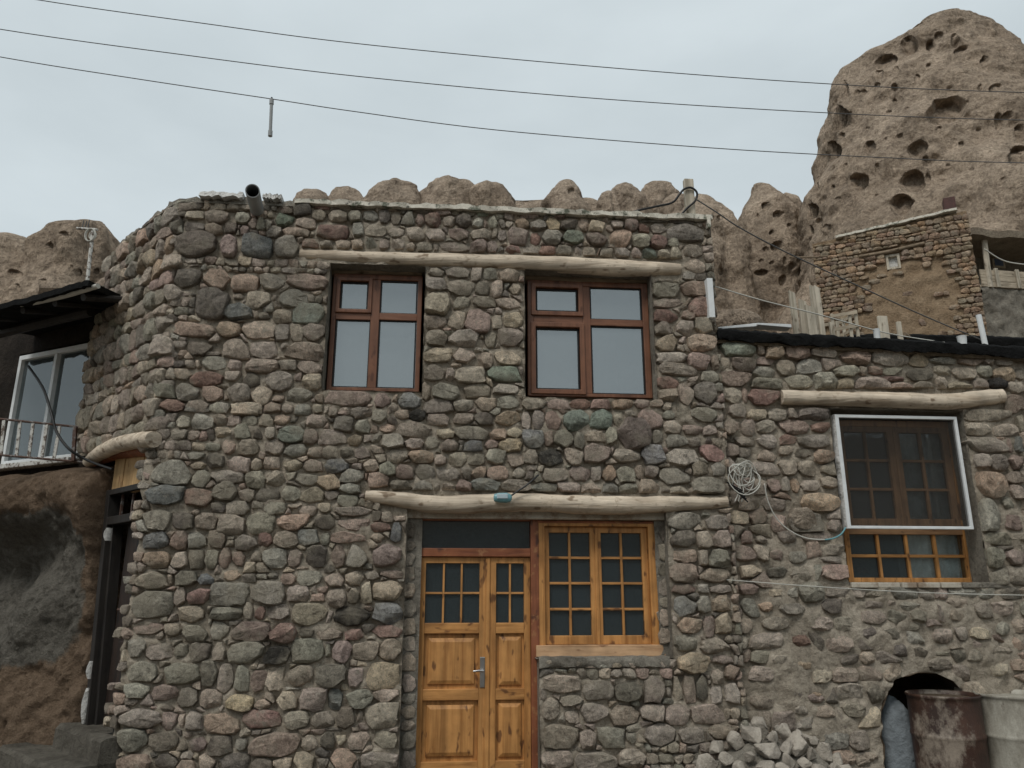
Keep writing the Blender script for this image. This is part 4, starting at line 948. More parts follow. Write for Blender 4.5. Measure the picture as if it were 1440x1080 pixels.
def build_right_stones():
    rg = random.Random(21); items = []
    lp = ccw(px_poly(FA, [(1098, 548), (1408, 548), (1408, 576), (1098, 573)], HR)); ob = [obs(rpoly(RWIN)), obs(niche), obs(lp), obs(logpoly2)]
    fixed = []; N0 = 1.87
    def proud(v, u): 
        t = min(1, max(0, (2.35-v)/1.1))*min(1, max(0, (u-1.95)/.35)); return 1-.45*t, .045*t
    for x0, y0, x1, y1, c in FIXR:
        u0, u1, v0, v1 = FA.rect(x0, y0, x1, y1, HR+.05); v1 = min(v1, roof_v(u0)-.01)
        if v1-v0 < .03: continue
        p = avoid(blob_poly(u0, u1, v0, v1, rg), ob, .004)
        if not p or area(p) < .002: continue
        k, a = proud((v0+v1)/2, (u0+u1)/2)
        fixed.append(obs(p)); items.append((p, min(.09, .035+.24*min(u1-u0, v1-v0))*rg.uniform(.75, 1.25)*k+.006+a*.95, c))
    ob2 = ob+fixed
    for cell in courses(N0, U1R, -.05, 4.05, (.10, .19), (.12, .30), rg, .015):
        cx, cy = centroid(cell)
        cell = clip(cell, -1, 0, -N0)
        if len(cell) < 3: continue
        cell = clip(cell, 0, 1, roof_v(cx)-.02)
        if len(cell) < 3: continue
        cell = avoid(ccw(cell), ob2, .008)
        if not cell or area(cell) < .0025: continue
        xs = [p[0] for p in cell]; ys = [p[1] for p in cell]; w = min(max(xs)-min(xs), max(ys)-min(ys))
        if w < .035: continue
        k, a = proud(cy, cx)
        if a > .03 and rg.random() < .25: continue
        items.append((cell, .03+.2*w*k+a*rg.uniform(.5, 1.1), rg.choices('ngtdro', [8, 4, 1.5, 1.5, 1.5, .6])[0]))
    place_stones(items, RP, nb, 300)
build_right_stones()
log_tube([(1098, 559, 11), (1180, 561, 11), (1260, 563, 12), (1330, 565, 12), (1380, 560, 12), (1408, 557, 11)], FA, HR+.03, 12, 'lintel_log', M['log'], nb)
def right_window():
    fr = FA; h = HR-.2
    u0, u1, v0, v1 = fr.rect(1186, 592, 1372, 819, h); u0 = fr.hit(1190, 780, h)[0]; u1 = fr.hit(1372, 780, h)[0]
    mid = fr.hit(1280, 746, h)[1]
    m = MB(); m.ring(fr, u0, u1, v0, v1, .05, .09, .04, .06, h-.1, h)
    w = m.build('window', M['pineV'], nb, bevel=.005)
    MB().box(fr, u0+.05, u1-.09, mid-.035, mid+.035, h-.1, h-.002).build('rail', M['oldwoodH'], w, bevel=.004)
    a, b = u0+.05, u1-.09; c, d = v0+.04, mid-.035; bw = .026
    for i in range(1, 4): MB().box(fr, a+(b-a)*i/4-bw/2, a+(b-a)*i/4+bw/2, c, d, h-.06, h-.015).build('glazing_bar', M['pineV'], w, bevel=.003)
    for i in range(4):
        e0 = a+(b-a)*i/4+(bw/2 if i else 0); e1 = a+(b-a)*(i+1)/4-(bw/2 if i < 3 else 0); zm = (c+d)/2
        MB().box(fr, e0, e1, zm-.013, zm+.013, h-.06, h-.017).build('glazing_bar', M['pineH'], w, bevel=.003)
        for y0, y1 in ((c, zm-.013), (zm+.013, d)): MB().box(fr, e0-.004, e1+.004, y0-.004, y1+.004, h-.045, h-.041).build('pane', M['glass_bare' if i > 1 else 'glass'], w)
    c, d = mid+.035, v1-.06; mm = (a+b)/2
    for s0, s1 in ((a, mm-.001), (mm+.001, b)):
        MB().ring(fr, s0, s1, c, d, .06, .06, .07, .05, h-.06, h-.008).build('casement', M['oldwood'], w, bevel=.004)
        p0, p1, q0, q1 = s0+.06, s1-.06, c+.07, d-.05; um = (p0+p1)/2; rh = (q1-q0)/3
        MB().box(fr, um-.012, um+.012, q0, q1, h-.055, h-.016).build('glazing_bar', M['oldwood'], w, bevel=.002)
        for r in range(3):
            for e0, e1 in ((p0, um-.012), (um+.012, p1)):
                if r: MB().box(fr, e0, e1, q0+rh*r-.012, q0+rh*r+.012, h-.055, h-.017).build('glazing_bar', M['oldwoodH'], w, bevel=.002)
                MB().box(fr, e0-.004, e1+.004, q0+rh*r, q0+rh*(r+1), h-.045, h-.041).build('pane', M['glass_bare' if s0 > a+.01 else 'glass_side'], w)
    # sheer curtain behind the right half
    vs = []; n = 40
    for i in range(n+1):
        u = mm-.06+(b-mm+.08)*i/n; hh = h-.085+.014*math.sin(i*1.1)+.008*math.sin(i*2.7)
        vs += [fr.P(u, v0+.02, hh), fr.P(u, v1-.02, hh*1.0)]
    MB().add(vs, [(2*i, 2*i+2, 2*i+3, 2*i+1) for i in range(n)]).build('curtain', M['curtain'], nb, smooth=180)
    # white screen frame
    h = HR+.01; s = [fr.rect(1182, 585, 1356, 744, h)][0]; t = .028
    q = MB(); q.ring(fr, s[0], s[1], s[2], s[3], t*1.25, t, t*.9, t, h-.03, h+.015)
    f = q.build('screen_frame', M['white'], nb, bevel=.004)
    MB().box(fr, s[0]+t, s[1]-t, s[2]+t*.5, s[3]-t*.5, h-.008, h-.005).build('insect_screen', M['mesh'], f)
    q = MB(); rg = random.Random(4); n = 14; vs = []                     # foam squeezed out along the left side
    for i in range(n+1):
        v = s[2]+(s[3]-s[2])*i/n; w_ = .008+.035*rg.random()
        vs += [fr.P(s[0]+.004, v, h+.012), fr.P(s[0]-w_*.6, v, h+.004), fr.P(s[0]-w_, v, h-.06), fr.P(s[0]+.004, v, h-.06)]
    q.add(vs, [(i*4+k, i*4+(k+1) % 4, i*4+4+(k+1) % 4, i*4+4+k) for i in range(n) for k in range(4)]+[(3, 2, 1, 0), (n*4, n*4+1, n*4+2, n*4+3)]).build('foam_strip', M['foam'], nb, smooth=60)
    # flat sill stones
    rg = random.Random(6); x = 1196; items = []
    while x < 1388:
        w_ = rg.uniform(22, 44); z0, z1, y0, y1 = fr.rect(x, 819, x+w_-2, 827, HR+.05)
        MB().box(FA, z0, z1, y0, y1, HR-.2, HR+.05+rg.uniform(-.01, .03)).build('sill_stone', M['whitewash'] if x < 1330 else M['cement'], nb, bevel=.008); x += w_
right_window()
# flower behind the lower panes
def flower():
    u, v = FA.hit(1214, 808, HR-.3); z = v-.02; P = FA.P(u, z, HR-.33)
    t = thing('potted_flower', (P[0], P[1], z-.1), 'small red flower standing behind the lower panes of screened window', 'flower')
    MB().tube([(P[0], P[1], z-.1), (P[0], P[1], z-.02)], [.05, .065], 12).build('pot', M['rust'], t, smooth=50)
    rg = random.Random(1); q = MB()
    for i in range(7):
        a = i*2.4; c = Vector((P[0]+.02+.03*math.cos(a), P[1]+.02*math.sin(a), z+.04+rg.uniform(-.02, .03)))
        q.tube([c+Vector((0, 0, -.02)), c, c+Vector((0, 0, .02))], [.01, .026, .008], 7)
    q.build('bloom', M['red'], t, smooth=60); q = MB()
    for i in range(12):
        a = i*2.4; c = Vector((P[0], P[1], z-.01)); e = c+Vector((.07*math.cos(a), .05*math.sin(a), .02+rg.uniform(-.01, .03))); s = Vector((-math.sin(a), math.cos(a), 0))*.018
        q.add([c, (c+e)/2+s, e, (c+e)/2-s], [(0, 1, 2, 3)])
    q.build('leaves', M['leaf'], t)
    MB().box(FA, RWIN[0]-.1, RWIN[1]+.1, z-.14, z-.1, HR-.55, HR-.3).build('inner_sill', M['plankH'], nb)
flower()
def tar_edge():
    def strip(pts, off, nm, seed, k=1.0):
        rg = random.Random(seed); Q = spline([np.array(FA.hit(x, y, off)) for x, y in pts], 14); vs = []; n = len(Q); fl = 0
        for u, v in Q:
            fl = .6*fl+.4*rg.uniform(-.03, .045); j = rg.uniform(-.008, .008)
            for h, z in ((-.5, .055), (-.12, .062+j), (-.01, .058+j), (.018, .03+j*.5), (.022+j, -.015), (.012+fl*.3, -.05-fl), (-.03, -.045-fl*.5), (-.04, .0)): vs.append(FA.P(u+rg.uniform(-.004, .004), v+z*k, off+h))
        MB().add(vs, [(i*8+q, i*8+(q+1) % 8, i*8+8+(q+1) % 8, i*8+8+q) for i in range(n-1) for q in range(8)]+[tuple(range(7, -1, -1)), tuple((n-1)*8+q for q in range(8))]).build(nm, M['tarp'], nb, smooth=35)
    strip([(1008, 469), (1090, 475), (1180, 480), (1260, 484), (1350, 489), (1440, 495), (1560, 503)], HR+.10, 'tar_roof_edge', 1)
    strip([(1200, 476), (1300, 476), (1380, 478), (1440, 480), (1530, 483)], -1.9, 'tar_roof_edge', 2)
tar_edge()

# ------------------------------------------------------------------ house on the left with the white window
LA = math.radians(-25)                                     # its wall falls back to the left
_lp = atY(118, 560, 7.35); FL = Frame((_lp[0], _lp[1]), -LA*-1)
FL = Frame((_lp[0], _lp[1]), LA)
left = thing('plastered_house', FL.P(-1.5, 0, -.5), 'dark house under black sagging eave with white sliding window and railing', 'house')
def left_house():
    fr = FL
    w0, w1, z0, z1 = -3.2, .15, None, None
    zt = fr.hit(70, 490, 0)[1]; zb = fr.hit(60, 648, 0)[1]
    uR = fr.hit(118, 540, 0)[0]; uL = fr.hit(8, 580, 0)[0]
    # wall round the window
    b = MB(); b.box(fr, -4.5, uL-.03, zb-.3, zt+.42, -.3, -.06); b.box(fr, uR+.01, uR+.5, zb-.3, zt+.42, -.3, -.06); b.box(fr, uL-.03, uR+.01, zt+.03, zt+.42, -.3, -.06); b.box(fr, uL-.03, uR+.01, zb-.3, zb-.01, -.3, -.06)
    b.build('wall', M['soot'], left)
    MB().box(fr, -4.5, uR+.5, zb-.3, zt+.42, -3.2, -3.0).build('rear_wall', M['earth'], left)
    MB().box(fr, -4.5, uR+.45, zt+.36, zt+.42, -3.0, -.31).build('ceiling', M['earth'], left)
    MB().box(fr, -4.5, uR+.45, zb-.3, zb-.2, -3.0, -.31).build('floor_slab', M['earth'], left)
    t = .045; mid = uL+(uR-uL)*.52
    w = MB().ring(fr, uL, uR, zb, zt, t, t, .05, .05, -.12, -.04).build('window', M['white'], left, bevel=.004)
    MB().box(fr, mid-t/2, mid+t/2, zb+.05, zt-.05, -.11, -.035).build('mullion', M['white'], w, bevel=.004)
    for a, c in ((uL+t, mid-t/2), (mid+t/2, uR-t)): MB().box(fr, a-.004, c+.004, zb+.045, zt-.045, -.085, -.08).build('pane', M['glass_side'], w)
    for i in range(4):
        a = uL+(uR-uL)*(i/4.0); 
        vs = []; n = 8
        for k in range(n+1):
            u = a+.05+(uR-uL)*.2*k/n; hh = -.3+.02*math.sin(k*1.9+i); vs += [fr.P(u, zb+.02, hh), fr.P(u, zt-.02, hh)]
        if i in (0, 3): MB().add(vs, [(2*k, 2*k+2, 2*k+3, 2*k+1) for k in range(n)]).build('curtain', M['curtain'], left, smooth=180)
    MB().box(fr, uL-.1, uR+.02, zb-.05, zb-.002, -.1, .06).build('sill', M['whitepeel'], left, bevel=.006)
    # eave: sagging black sheet over poles
    P0 = [(-60, 452), (0, 434), (45, 424), (85, 412), (110, 405), (124, 401)]
    near = []; far = []
    for x, y in P0:
        u, v = fr.hit(x, y, .75); near.append(np.array(fr.P(u, v, .75))); far.append(np.array(fr.P(min(u-.12, .3), v+.2, -.5)))
    near = spline(near, 5); far = spline(far, 5); vs = []; fs = []; n = len(near); rg = random.Random(3)
    for i in range(n):
        j = rg.uniform(-.008, .008)
        vs += [near[i]+[0, 0, j], near[i]+[0, 0, .055+j], far[i]+[0, 0, .06], far[i]+[0, 0, -.02]]
    fs = [(i*4+k, i*4+(k+1) % 4, i*4+4+(k+1) % 4, i*4+4+k) for i in range(n-1) for k in range(4)]+[(3, 2, 1, 0), tuple((n-1)*4+k for k in range(4))]
    MB().add(vs, fs).build('eave', M['tarp'], left, smooth=50)
    P = [np.array(fr.P(*fr.hit(x, y, .68), .68)) for x, y in ((-60, 452), (0, 433), (50, 425), (95, 415), (138, 402))]
    MB().tube([tuple(q) for q in spline(P, 6)], .024, 10).build('eave_pipe', M['pvc'] if False else M['palewire'], left, smooth=60)
    for x, y in ((-10, 452), (40, 442), (85, 432), (125, 424)):
        u, v = fr.hit(x, y, .6); MB().tube([fr.P(u, v+.02, .66), fr.P(u, v+.30, -.3)], .035, 8).build('eave_joist', M['blackwood'], left)
    # fascia beam above the window
    u0, v0 = fr.hit(0, 470, .3); u1, v1 = fr.hit(128, 438, .3)
    MB().tube([fr.P(u0-.6, v0, .3), fr.P(u1, v1, .3)], .05, 9, wob=.06).build('eave_beam', M['blackwood'], left)
left_house()
def railing():
    A = lambda x, y, Y: tuple(atY(x, y, Y))
    t = thing('balcony_railing', A(50, 648, 7.05), 'thin iron balcony railing with peeling white bars before white window', 'railing')
    a0, a1 = A(-70, 582, 7.0), A(135, 603, 7.32); b0, b1 = A(-70, 634, 7.0), A(118, 650, 7.32)
    MB().tube([a0, a1], .011, 8).build('rail', M['iron'], t); MB().tube([b0, b1], .011, 8).build('rail', M['iron'], t)
    for k, f in enumerate((.22, .36, .47, .56, .655, .745)):
        p = [a0[i]+(a1[i]-a0[i])*f for i in range(3)]; q = [b0[i]+(b1[i]-b0[i])*(f*1.03) for i in range(3)]
        MB().bar(q, p, .028, .012, (0, 1, 0)).build('baluster', M['whitepeel'], t)
    p = A(106, 600, 7.27); q = A(103, 648, 7.27); MB().bar(q, p, .03, .03, (0, 1, 0)).build('post', M['iron'], t)
    P = [A(40, 515, 7.3), A(60, 545, 7.15), A(72, 580, 7.0), A(80, 608, 6.95), A(98, 632, 6.9), A(125, 648, 6.95), A(158, 660, 6.72)]
    MB().tube([tuple(q) for q in spline(P, 8)], .012, 8).build('power_cable', M['rubber'], None, smooth=60, label='black cable looping from white window to boards over dark doorway', cat='cable')
railing()
def outcrop():
    """earthen rock mass below the window, left of the doorway"""
    fr = FL; us = np.linspace(-4.2, 1.1, 220); zs = np.linspace(-.05, 3.02, 150)
    UU, ZZ = np.meshgrid(us, zs); P = np.c_[UU.ravel(), ZZ.ravel(), np.zeros(UU.size)]
    ztop = 2.9
    base = .12+.18*np.exp(-((P[:, 1]-2.55)/.28)**2)                                   # ledge below the window
    base += -.34*np.exp(-((P[:, 1]-1.95)/.32)**2-((P[:, 0]+.75)/.75)**2)              # hollow
    base += .22*np.exp(-((P[:, 1]-1.55)/.35)**2-((P[:, 0]+.05)/.32)**2)               # bulge by the door
    base += .25*np.clip((1.1-P[:, 1])/1.1, 0, 1)
    base += .11*fbm(P, 1.3, 4, 8)+.045*fbm(P, 6, 5, 4, .6)
    # the sheet runs up behind the house wall at its top and behind the door at its right
    base -= np.clip((P[:, 1]-2.72)/.2, 0, 1)**2*.5
    uR = np.interp(P[:, 1], [.5, 2.57], [.80, .67])
    base -= np.clip((P[:, 0]-uR+.05)/.10, 0, 1)**1.5*.75
    V = [fr.P(P[i, 0], P[i, 1], base[i]) for i in range(len(P))]; n = len(us)
    fs = [(j*n+i, j*n+i+1, (j+1)*n+i+1, (j+1)*n+i) for j in range(len(zs)-1) for i in range(n-1)]
    # material: brown earth with a grey cement render patched over the middle
    m, nt, b, N, L = newmat('patched_earth'); v = pos_vec(nt)
    n1 = noise(nt, v, 3, 6, .65); n2 = noise(nt, v, 16, 6, .7); n3 = noise(nt, v, 70, 4, .7)
    at = N('ShaderNodeAttribute'); at.attribute_name = 'tint'
    fac = N('ShaderNodeMath'); fac.operation = 'ADD'; L(at.outputs['Fac'], fac.inputs[0]); mul = N('ShaderNodeMath'); mul.operation = 'MULTIPLY_ADD'; mul.inputs[1].default_value = .7; mul.inputs[2].default_value = -.35; L(n1, mul.inputs[0]); L(mul.outputs[0], fac.inputs[1])
    c = mixc(nt, ramp(nt, n2, [(.3, (.12, .082, .054)), (.7, (.25, .18, .125))]), ramp(nt, n2, [(.3, (.10, .092, .077)), (.7, (.20, .183, .155))]), ramp(nt, fac.outputs[0], [(.44, 0.0), (.52, 1.0)]))
    c = mixc(nt, c, ramp(nt, n3, [(.3, .65), (.7, 1.2)]), .8, 'MULTIPLY')
    L(c, b.inputs['Base Color']); b.inputs['Roughness'].default_value = .95; b.inputs['Specular IOR Level'].default_value = .12
    bump(nt, b, [(n1, .06), (n2, .05), (n3, .02)])
    mk = np.exp(-(((P[:, 1]-1.75)/.72)**4))*np.exp(-(((P[:, 0]+.30)/.95)**4))
    mb = MB().add(V, fs); mb.c = [(float(k),)*3 for k in mk]
    mb.build('rock_wall', m, smooth=180, tint=True, label='lumpy brown earth rock wall patched with grey cement beside dark doorway', cat='rock wall')
    # lumps of white foam squeezed in beside the dark door
    rg = random.Random(4)
    for (ya, yb, w0) in ((742, 760, .008), (930, 955, .012), (968, 1018, .034)):
        vs = []; k = 9
        for i in range(k+1):
            y = ya+(yb-ya)*i/k; x = 152+(110-152)*(y-700)/330; u, v_ = FC.hit(x, y, .0); e = math.sin(math.pi*(i+.3)/(k+.6)); w_ = w0*e*rg.uniform(.6, 1.2)
            vs += [FC.P(u+.012, v_, -.03), FC.P(u-w_*.3, v_, -.02+.02*e), FC.P(u-w_-.004, v_, -.03), FC.P(u, v_, -.07)]
        MB().add(vs, [(i*4+q, i*4+(q+1) % 4, i*4+4+(q+1) % 4, i*4+4+q) for i in range(k) for q in range(4)]+[(3, 2, 1, 0), tuple(k*4+q for q in range(4))]).build('foam_lump', M['foam'], house, smooth=60)
outcrop()
def steps():
    for nm, (x0, y0), dz, dep, lb in (('step', (165, 1046), 0, .55, 'cement threshold step below the dark doorway'), ('step', (120, 1068), -.1, .75, 'lower cement step leading up to dark doorway')):
        u, v = FC.hit(x0, y0, .12); rg = random.Random(int(x0)); top = v
        n = 12; vs = []; fs = []
        L0, L1 = FC.hit(78, 1040, .1)[0]-(.0 if dz == 0 else .35), .06
        hs = (-.25, .12+(.0 if dz == 0 else .28))
        prof = [(hs[0], top), (hs[1]-.03, top), (hs[1], top-.03), (hs[1]+.01, -.02)]
        for i in range(n+1):
            for h, z in prof: vs.append(FC.P(L0+(L1-L0)*i/n, z+rg.uniform(-.008, .008), h+rg.uniform(-.012, .012)))
        for i in range(n):
            for j in range(3): fs.append((i*4+j, i*4+j+1, i*4+5+j, i*4+4+j))
        fs += [(0, 3, 2, 1), (n*4, n*4+1, n*4+2, n*4+3)]
        MB().add(vs, fs).build(nm, M['darkcement'], smooth=40, label=lb, cat='step')
steps()

# ------------------------------------------------------------------ rock cones
def cone(name, Y, axis, left_px, right_px, base_px, nth, nz, amp, label, holes=(), mat='tuff', seed=1, flat=1.0, group='rock cones on the hillside', ridges=0.0, shrink=0.0, lower=0.0):
    c0 = atY(axis, base_px, Y); X0 = c0[0]
    def prof(pts, sgn):
        q = sorted([(float(atY(x, y, Y)[2])-lower, sgn*float(atY(x, y, Y)[0]-X0)-shrink*min(1, abs(float(atY(x, y, Y)[0]-X0))/5.0)) for x, y in pts]); return [a for a, b in q], [max(0, b) for a, b in q]
    zl, rl = prof(left_px, -1); zr, rr = prof(right_px, 1)
    ztop = max(zl[-1], zr[-1]); zb = c0[2]-4.0
    th = np.r_[np.linspace(math.pi, 2*math.pi, nth, endpoint=False), np.linspace(0, math.pi, max(16, nth//5), endpoint=False)]
    t = np.linspace(0, 1, nz)**.9; Z = zb+(ztop-zb)*t; NT = len(th)
    TH, ZZ = np.meshgrid(th, Z)
    sl = max(.15, (rl[0]-rl[1])/max(.01, zl[1]-zl[0])) if len(rl) > 1 else .3
    RL = np.interp(ZZ, zl, rl); RR = np.interp(ZZ, zr, rr)
    RL = np.where(ZZ < zl[0], rl[0]+(zl[0]-ZZ)*.25, RL); RR = np.where(ZZ < zr[0], rr[0]+(zr[0]-ZZ)*.25, RR)
    w = .5+.5*np.cos(TH); R = RL*(1-w)+RR*w; FL_ = 1-(1-flat)*np.abs(np.sin(TH))
    P = np.c_[(X0+np.cos(TH)*R).ravel(), (Y+np.sin(TH)*R*FL_).ravel(), ZZ.ravel()]
    dirv = np.c_[np.cos(TH).ravel(), np.sin(TH).ravel(), np.zeros(TH.size)]
    rsmall = np.clip(R.ravel()/(amp*3+.01), 0, 1)
    d = amp*fbm(P, .45/max(amp, .2)*.35+.12, 5, seed)
    if ridges: d += ridges*np.sin(TH.ravel()*7+2*fbm(P, .3, 3, seed+4))*rsmall
    d += .05*amp*fbm(P, 3.0, 3, seed+20)
    Pn = P+dirv*(d*rsmall)[:, None]
    # caves: find the wall point seen there and hollow it out
    cp, sp = math.cos(PITCH), math.sin(PITCH); dz = Pn[:, 2]-CAMZ; dep = Pn[:, 1]*cp+dz*sp
    sx = 720+FPX*Pn[:, 0]/dep; sy = 540-FPX*(dz*cp-Pn[:, 1]*sp)/dep
    front = (TH.ravel() > math.pi) & (R.ravel() > .05)
    push = np.zeros(len(Pn)); rg = random.Random(seed)
    for hx, hy, hw, hh in holes:
        e = (sx-hx)**2+(sy-hy)**2+np.where(front, 0, 1e9); k = int(np.argmin(e)); 
        if e[k] > 400: continue
        ctr = Pn[k]; s = dep[k]/FPX; tang = np.array([-dirv[k][1], dirv[k][0], 0]); Dv = Pn-ctr
        vw = (ctr-CAM)/np.linalg.norm(ctr-CAM); rt = np.cross(vw, [0, 0, 1.0]); rt /= np.linalg.norm(rt); upv = np.cross(rt, vw)
        a = (Dv@rt)/(hw*s); b = (Dv@upv)/(hh*s); rr_ = np.sqrt(a*a+b*b)+.22*vnoise(Pn*(1.1/(max(hw, hh)*s)), seed+k % 97)
        m = front & (np.abs(Dv@dirv[k]) < 3*max(hw, hh)*s)
        depth = min(hw, hh)*s*rg.uniform(1.15, 1.7)
        push = np.maximum(push, np.where(m, depth*np.clip((1.08-rr_)/.24, 0, 1)**.7, 0))
    # the hollow goes inwards and a little upwards, so that its roof shades it
    Pn = Pn-dirv*push[:, None]+np.array([0, 0, 1])*push[:, None]*.25
    F = []
    for j in range(nz-1):
        for i in range(NT):
            i2 = (i+1) % NT; F.append((j*NT+i, j*NT+i2, (j+1)*NT+i2, (j+1)*NT+i))
    F.append(tuple((nz-1)*NT+i for i in range(NT)))
    me = bpy.data.meshes.new(name); lo = Pn.min(0); c = np.array([X0, Y, lo[2]]); me.from_pydata((Pn-c).tolist(), [], F); me.materials.append(M[mat]); me.shade_smooth()
    o = bpy.data.objects.new(name, me); link(o, None, c); tag(o, label, 'rock', group)
    return o
def zh(s, x0, y0, k): return [(x0+a/k, y0+b/k, c/k, d/k) for a, b, c, d in s]
BIGH = zh([(552, 555, 62, 55), (580, 405, 35, 42), (530, 705, 42, 38), (728, 678, 25, 27), (678, 838, 40, 40), (948, 685, 38, 33), (922, 835, 48, 50), (875, 945, 45, 46), (1085, 508, 72, 58), (912, 210, 32, 42),
           (1010, 212, 18, 22), (1048, 162, 18, 14), (1122, 185, 15, 30), (1150, 232, 24, 16), (1262, 280, 18, 18), (1308, 405, 26, 17), (1325, 558, 20, 35), (1370, 530, 20, 16), (1430, 610, 25, 40), (1420, 715, 35, 38),
           (768, 342, 20, 20), (850, 322, 12, 14), (845, 405, 12, 18), (948, 360, 12, 16), (700, 424, 13, 12), (672, 424, 14, 10), (845, 465, 9, 10), (815, 517, 12, 7), (598, 625, 13, 13), (465, 855, 18, 28), (455, 975, 36, 35),
           (445, 1060, 22, 22), (495, 1022, 14, 14), (1150, 662, 11, 10), (1047, 594, 11, 10), (985, 730, 10, 14), (1000, 825, 9, 28), (585, 915, 15, 7), (870, 625, 12, 9), (530, 1048, 18, 14), (800, 285, 45, 26), (1240, 403, 10, 14), (765, 392, 12, 9), (640, 520, 8, 6), (720, 590, 9, 6), (800, 640, 7, 6), (1100, 400, 9, 6), (1180, 470, 7, 9), (1230, 600, 9, 7), (1090, 760, 8, 6), (1200, 780, 9, 7), (760, 760, 8, 9), (620, 760, 8, 7), (560, 860, 9, 8), (760, 900, 9, 6), (1290, 700, 9, 8), (1350, 820, 10, 8), (1000, 300, 8, 7), (900, 500, 8, 6)], 1000, 0, 3.273)
cone('rock_cone', 24, 1365, [(1088, 450), (1103, 380), (1118, 310), (1134, 240), (1147, 190), (1153, 150), (1163, 115), (1178, 95), (1190, 62), (1212, 48), (1238, 38), (1262, 28), (1302, 34), (1318, 29), (1335, 19), (1352, 15), (1365, 14.5)],
     [(1660, 450), (1620, 330), (1570, 260), (1520, 200), (1475, 150), (1440, 110), (1420, 88), (1402, 66), (1392, 52), (1383, 38), (1373, 23), (1365, 14.5)], 450, 520, 420, .55,
     'tall rounded brown rock cone riddled with cave holes above hillside stone house', BIGH, seed=3, flat=.92, group=None, shrink=.28, lower=.85)
MIDH = zh([(292, 150, 20, 17), (345, 185, 22, 15), (258, 190, 6, 9), (388, 232, 8, 9), (318, 263, 11, 11), (340, 318, 24, 20), (292, 332, 12, 12), (272, 381, 10, 8), (316, 392, 10, 8), (185, 422, 22, 13), (268, 430, 26, 13), (214, 455, 9, 9),
           (130, 572, 14, 8), (365, 462, 18, 24), (405, 402, 14, 16), (370, 380, 8, 16)], 980, 240, 3)
cone('rock_cone', 27, 1078, [(1003, 460), (1008, 420), (1018, 370), (1024, 330), (1034, 303), (1048, 285), (1062, 270), (1072, 263), (1078, 262)], [(1150, 460), (1140, 400), (1130, 350), (1122, 310), (1112, 290), (1098, 275), (1088, 266), (1078, 262)], 450, 260, 260, .4,
     'pointed brown rock cone with small cave holes between house and tallest cone', MIDH, seed=5, group=None)
cone('rock_cone', 29.5, 1108, [(1080, 330), (1088, 290), (1096, 278), (1108, 272)], [(1140, 330), (1130, 300), (1120, 280), (1108, 272)], 320, 60, 60, .2, 'small rock shoulder peeping out behind pointed rock cone', seed=9, group=None)
cone('rock_cone', 25, 990, [(930, 430), (945, 340), (958, 300), (970, 283), (980, 276), (988, 274)], [(1060, 430), (1044, 360), (1030, 318), (1020, 296), (1010, 286), (1000, 278), (988, 274)], 420, 160, 180, .35,
     'narrow brown rock cone just behind the right roof corner and post', zh([(65, 200, 8, 14), (95, 200, 9, 14), (78, 380, 10, 30), (100, 420, 9, 20), (68, 350, 8, 20)], 980, 240, 3), seed=6, group=None, ridges=.12)
def dome(x, ytop, wl, wr, Y, seed, lab, holes=()):
    k = [(1.12, 75), (1.0, 40), (.9, 24), (.74, 13), (.5, 5), (.25, 1.2), (0, 0)]
    wl *= 1.22; wr *= 1.22; lp = [(x-wl*a, ytop+b) for a, b in k]; rp = [(x+wr*a, ytop+b) for a, b in k]
    cone('rock_cone', Y, x, lp, rp, ytop+60, 120, 110, .26, lab, holes, 'tuff_far', seed, ridges=.07, group=None, lower=.25)
for i, (x, yt, wl, wr, Y, lb) in enumerate([
        (447, 263, 34, 22, 33, 'jagged low rock dome at the end of dome row next to drain pipe'), (488, 258, 28, 26, 33.5, 'small rounded rock dome beside the jagged low dome'),
        (556, 250, 40, 36, 32, 'broad smooth rock dome above the left upper window'), (629, 247, 37, 40, 32.5, 'tallest broad rock dome of the row between both upper windows'),
        (686, 252, 24, 30, 31, 'leaning rock dome dropping to the gap in dome row'), (880, 253, 25, 26, 31, 'rounded rock dome in the cluster beside roof post, middle one'),
        (856, 262, 20, 16, 30, 'smallest rock knob of the cluster beside roof post'), (918, 252, 24, 32, 32, 'sloping rock dome of the cluster nearest the roof post'), (947, 268, 16, 24, 30, 'low rock dome half hidden behind the roof post')]):
    dome(x, yt, wl, wr, Y, 40+i, lb)
cone('rock_cone', 31, 797, [(755, 320), (765, 290), (775, 272), (786, 258), (797, 254)], [(838, 320), (827, 288), (818, 270), (806, 257), (797, 254)], 300, 90, 80, .25, 'single peaked rock cone standing apart between rows of domes', [(804, 269, 5, 4)], 'tuff_far', 61, group=None)
cone('rock_ridge', 33, 735, [(560, 345), (640, 293), (700, 285), (735, 282)], [(900, 345), (840, 293), (780, 286), (735, 282)], 320, 160, 60, .2, 'low brown rock ridge joining the domes behind the roof', (), 'tuff_far', 63, group=None, flat=.12)
LH = zh([(182, 318, 9, 13), (210, 320, 13, 14), (330, 430, 12, 15), (62, 430, 22, 12), (175, 472, 12, 20), (65, 500, 15, 20), (388, 345, 9, 12), (410, 425, 11, 11), (270, 265, 16, 10), (300, 410, 7, 10)], 0, 240, 3)
cone('rock_cone', 19, 128, [(20, 470), (45, 400), (62, 352), (78, 334), (96, 323), (112, 318), (128, 314)], [(180, 470), (172, 400), (168, 350), (163, 330), (152, 320), (140, 315), (128, 314)], 420, 220, 180, .28,
     'brown rock outcrop with cave holes behind the white antenna', LH, seed=13, group=None, ridges=.08)
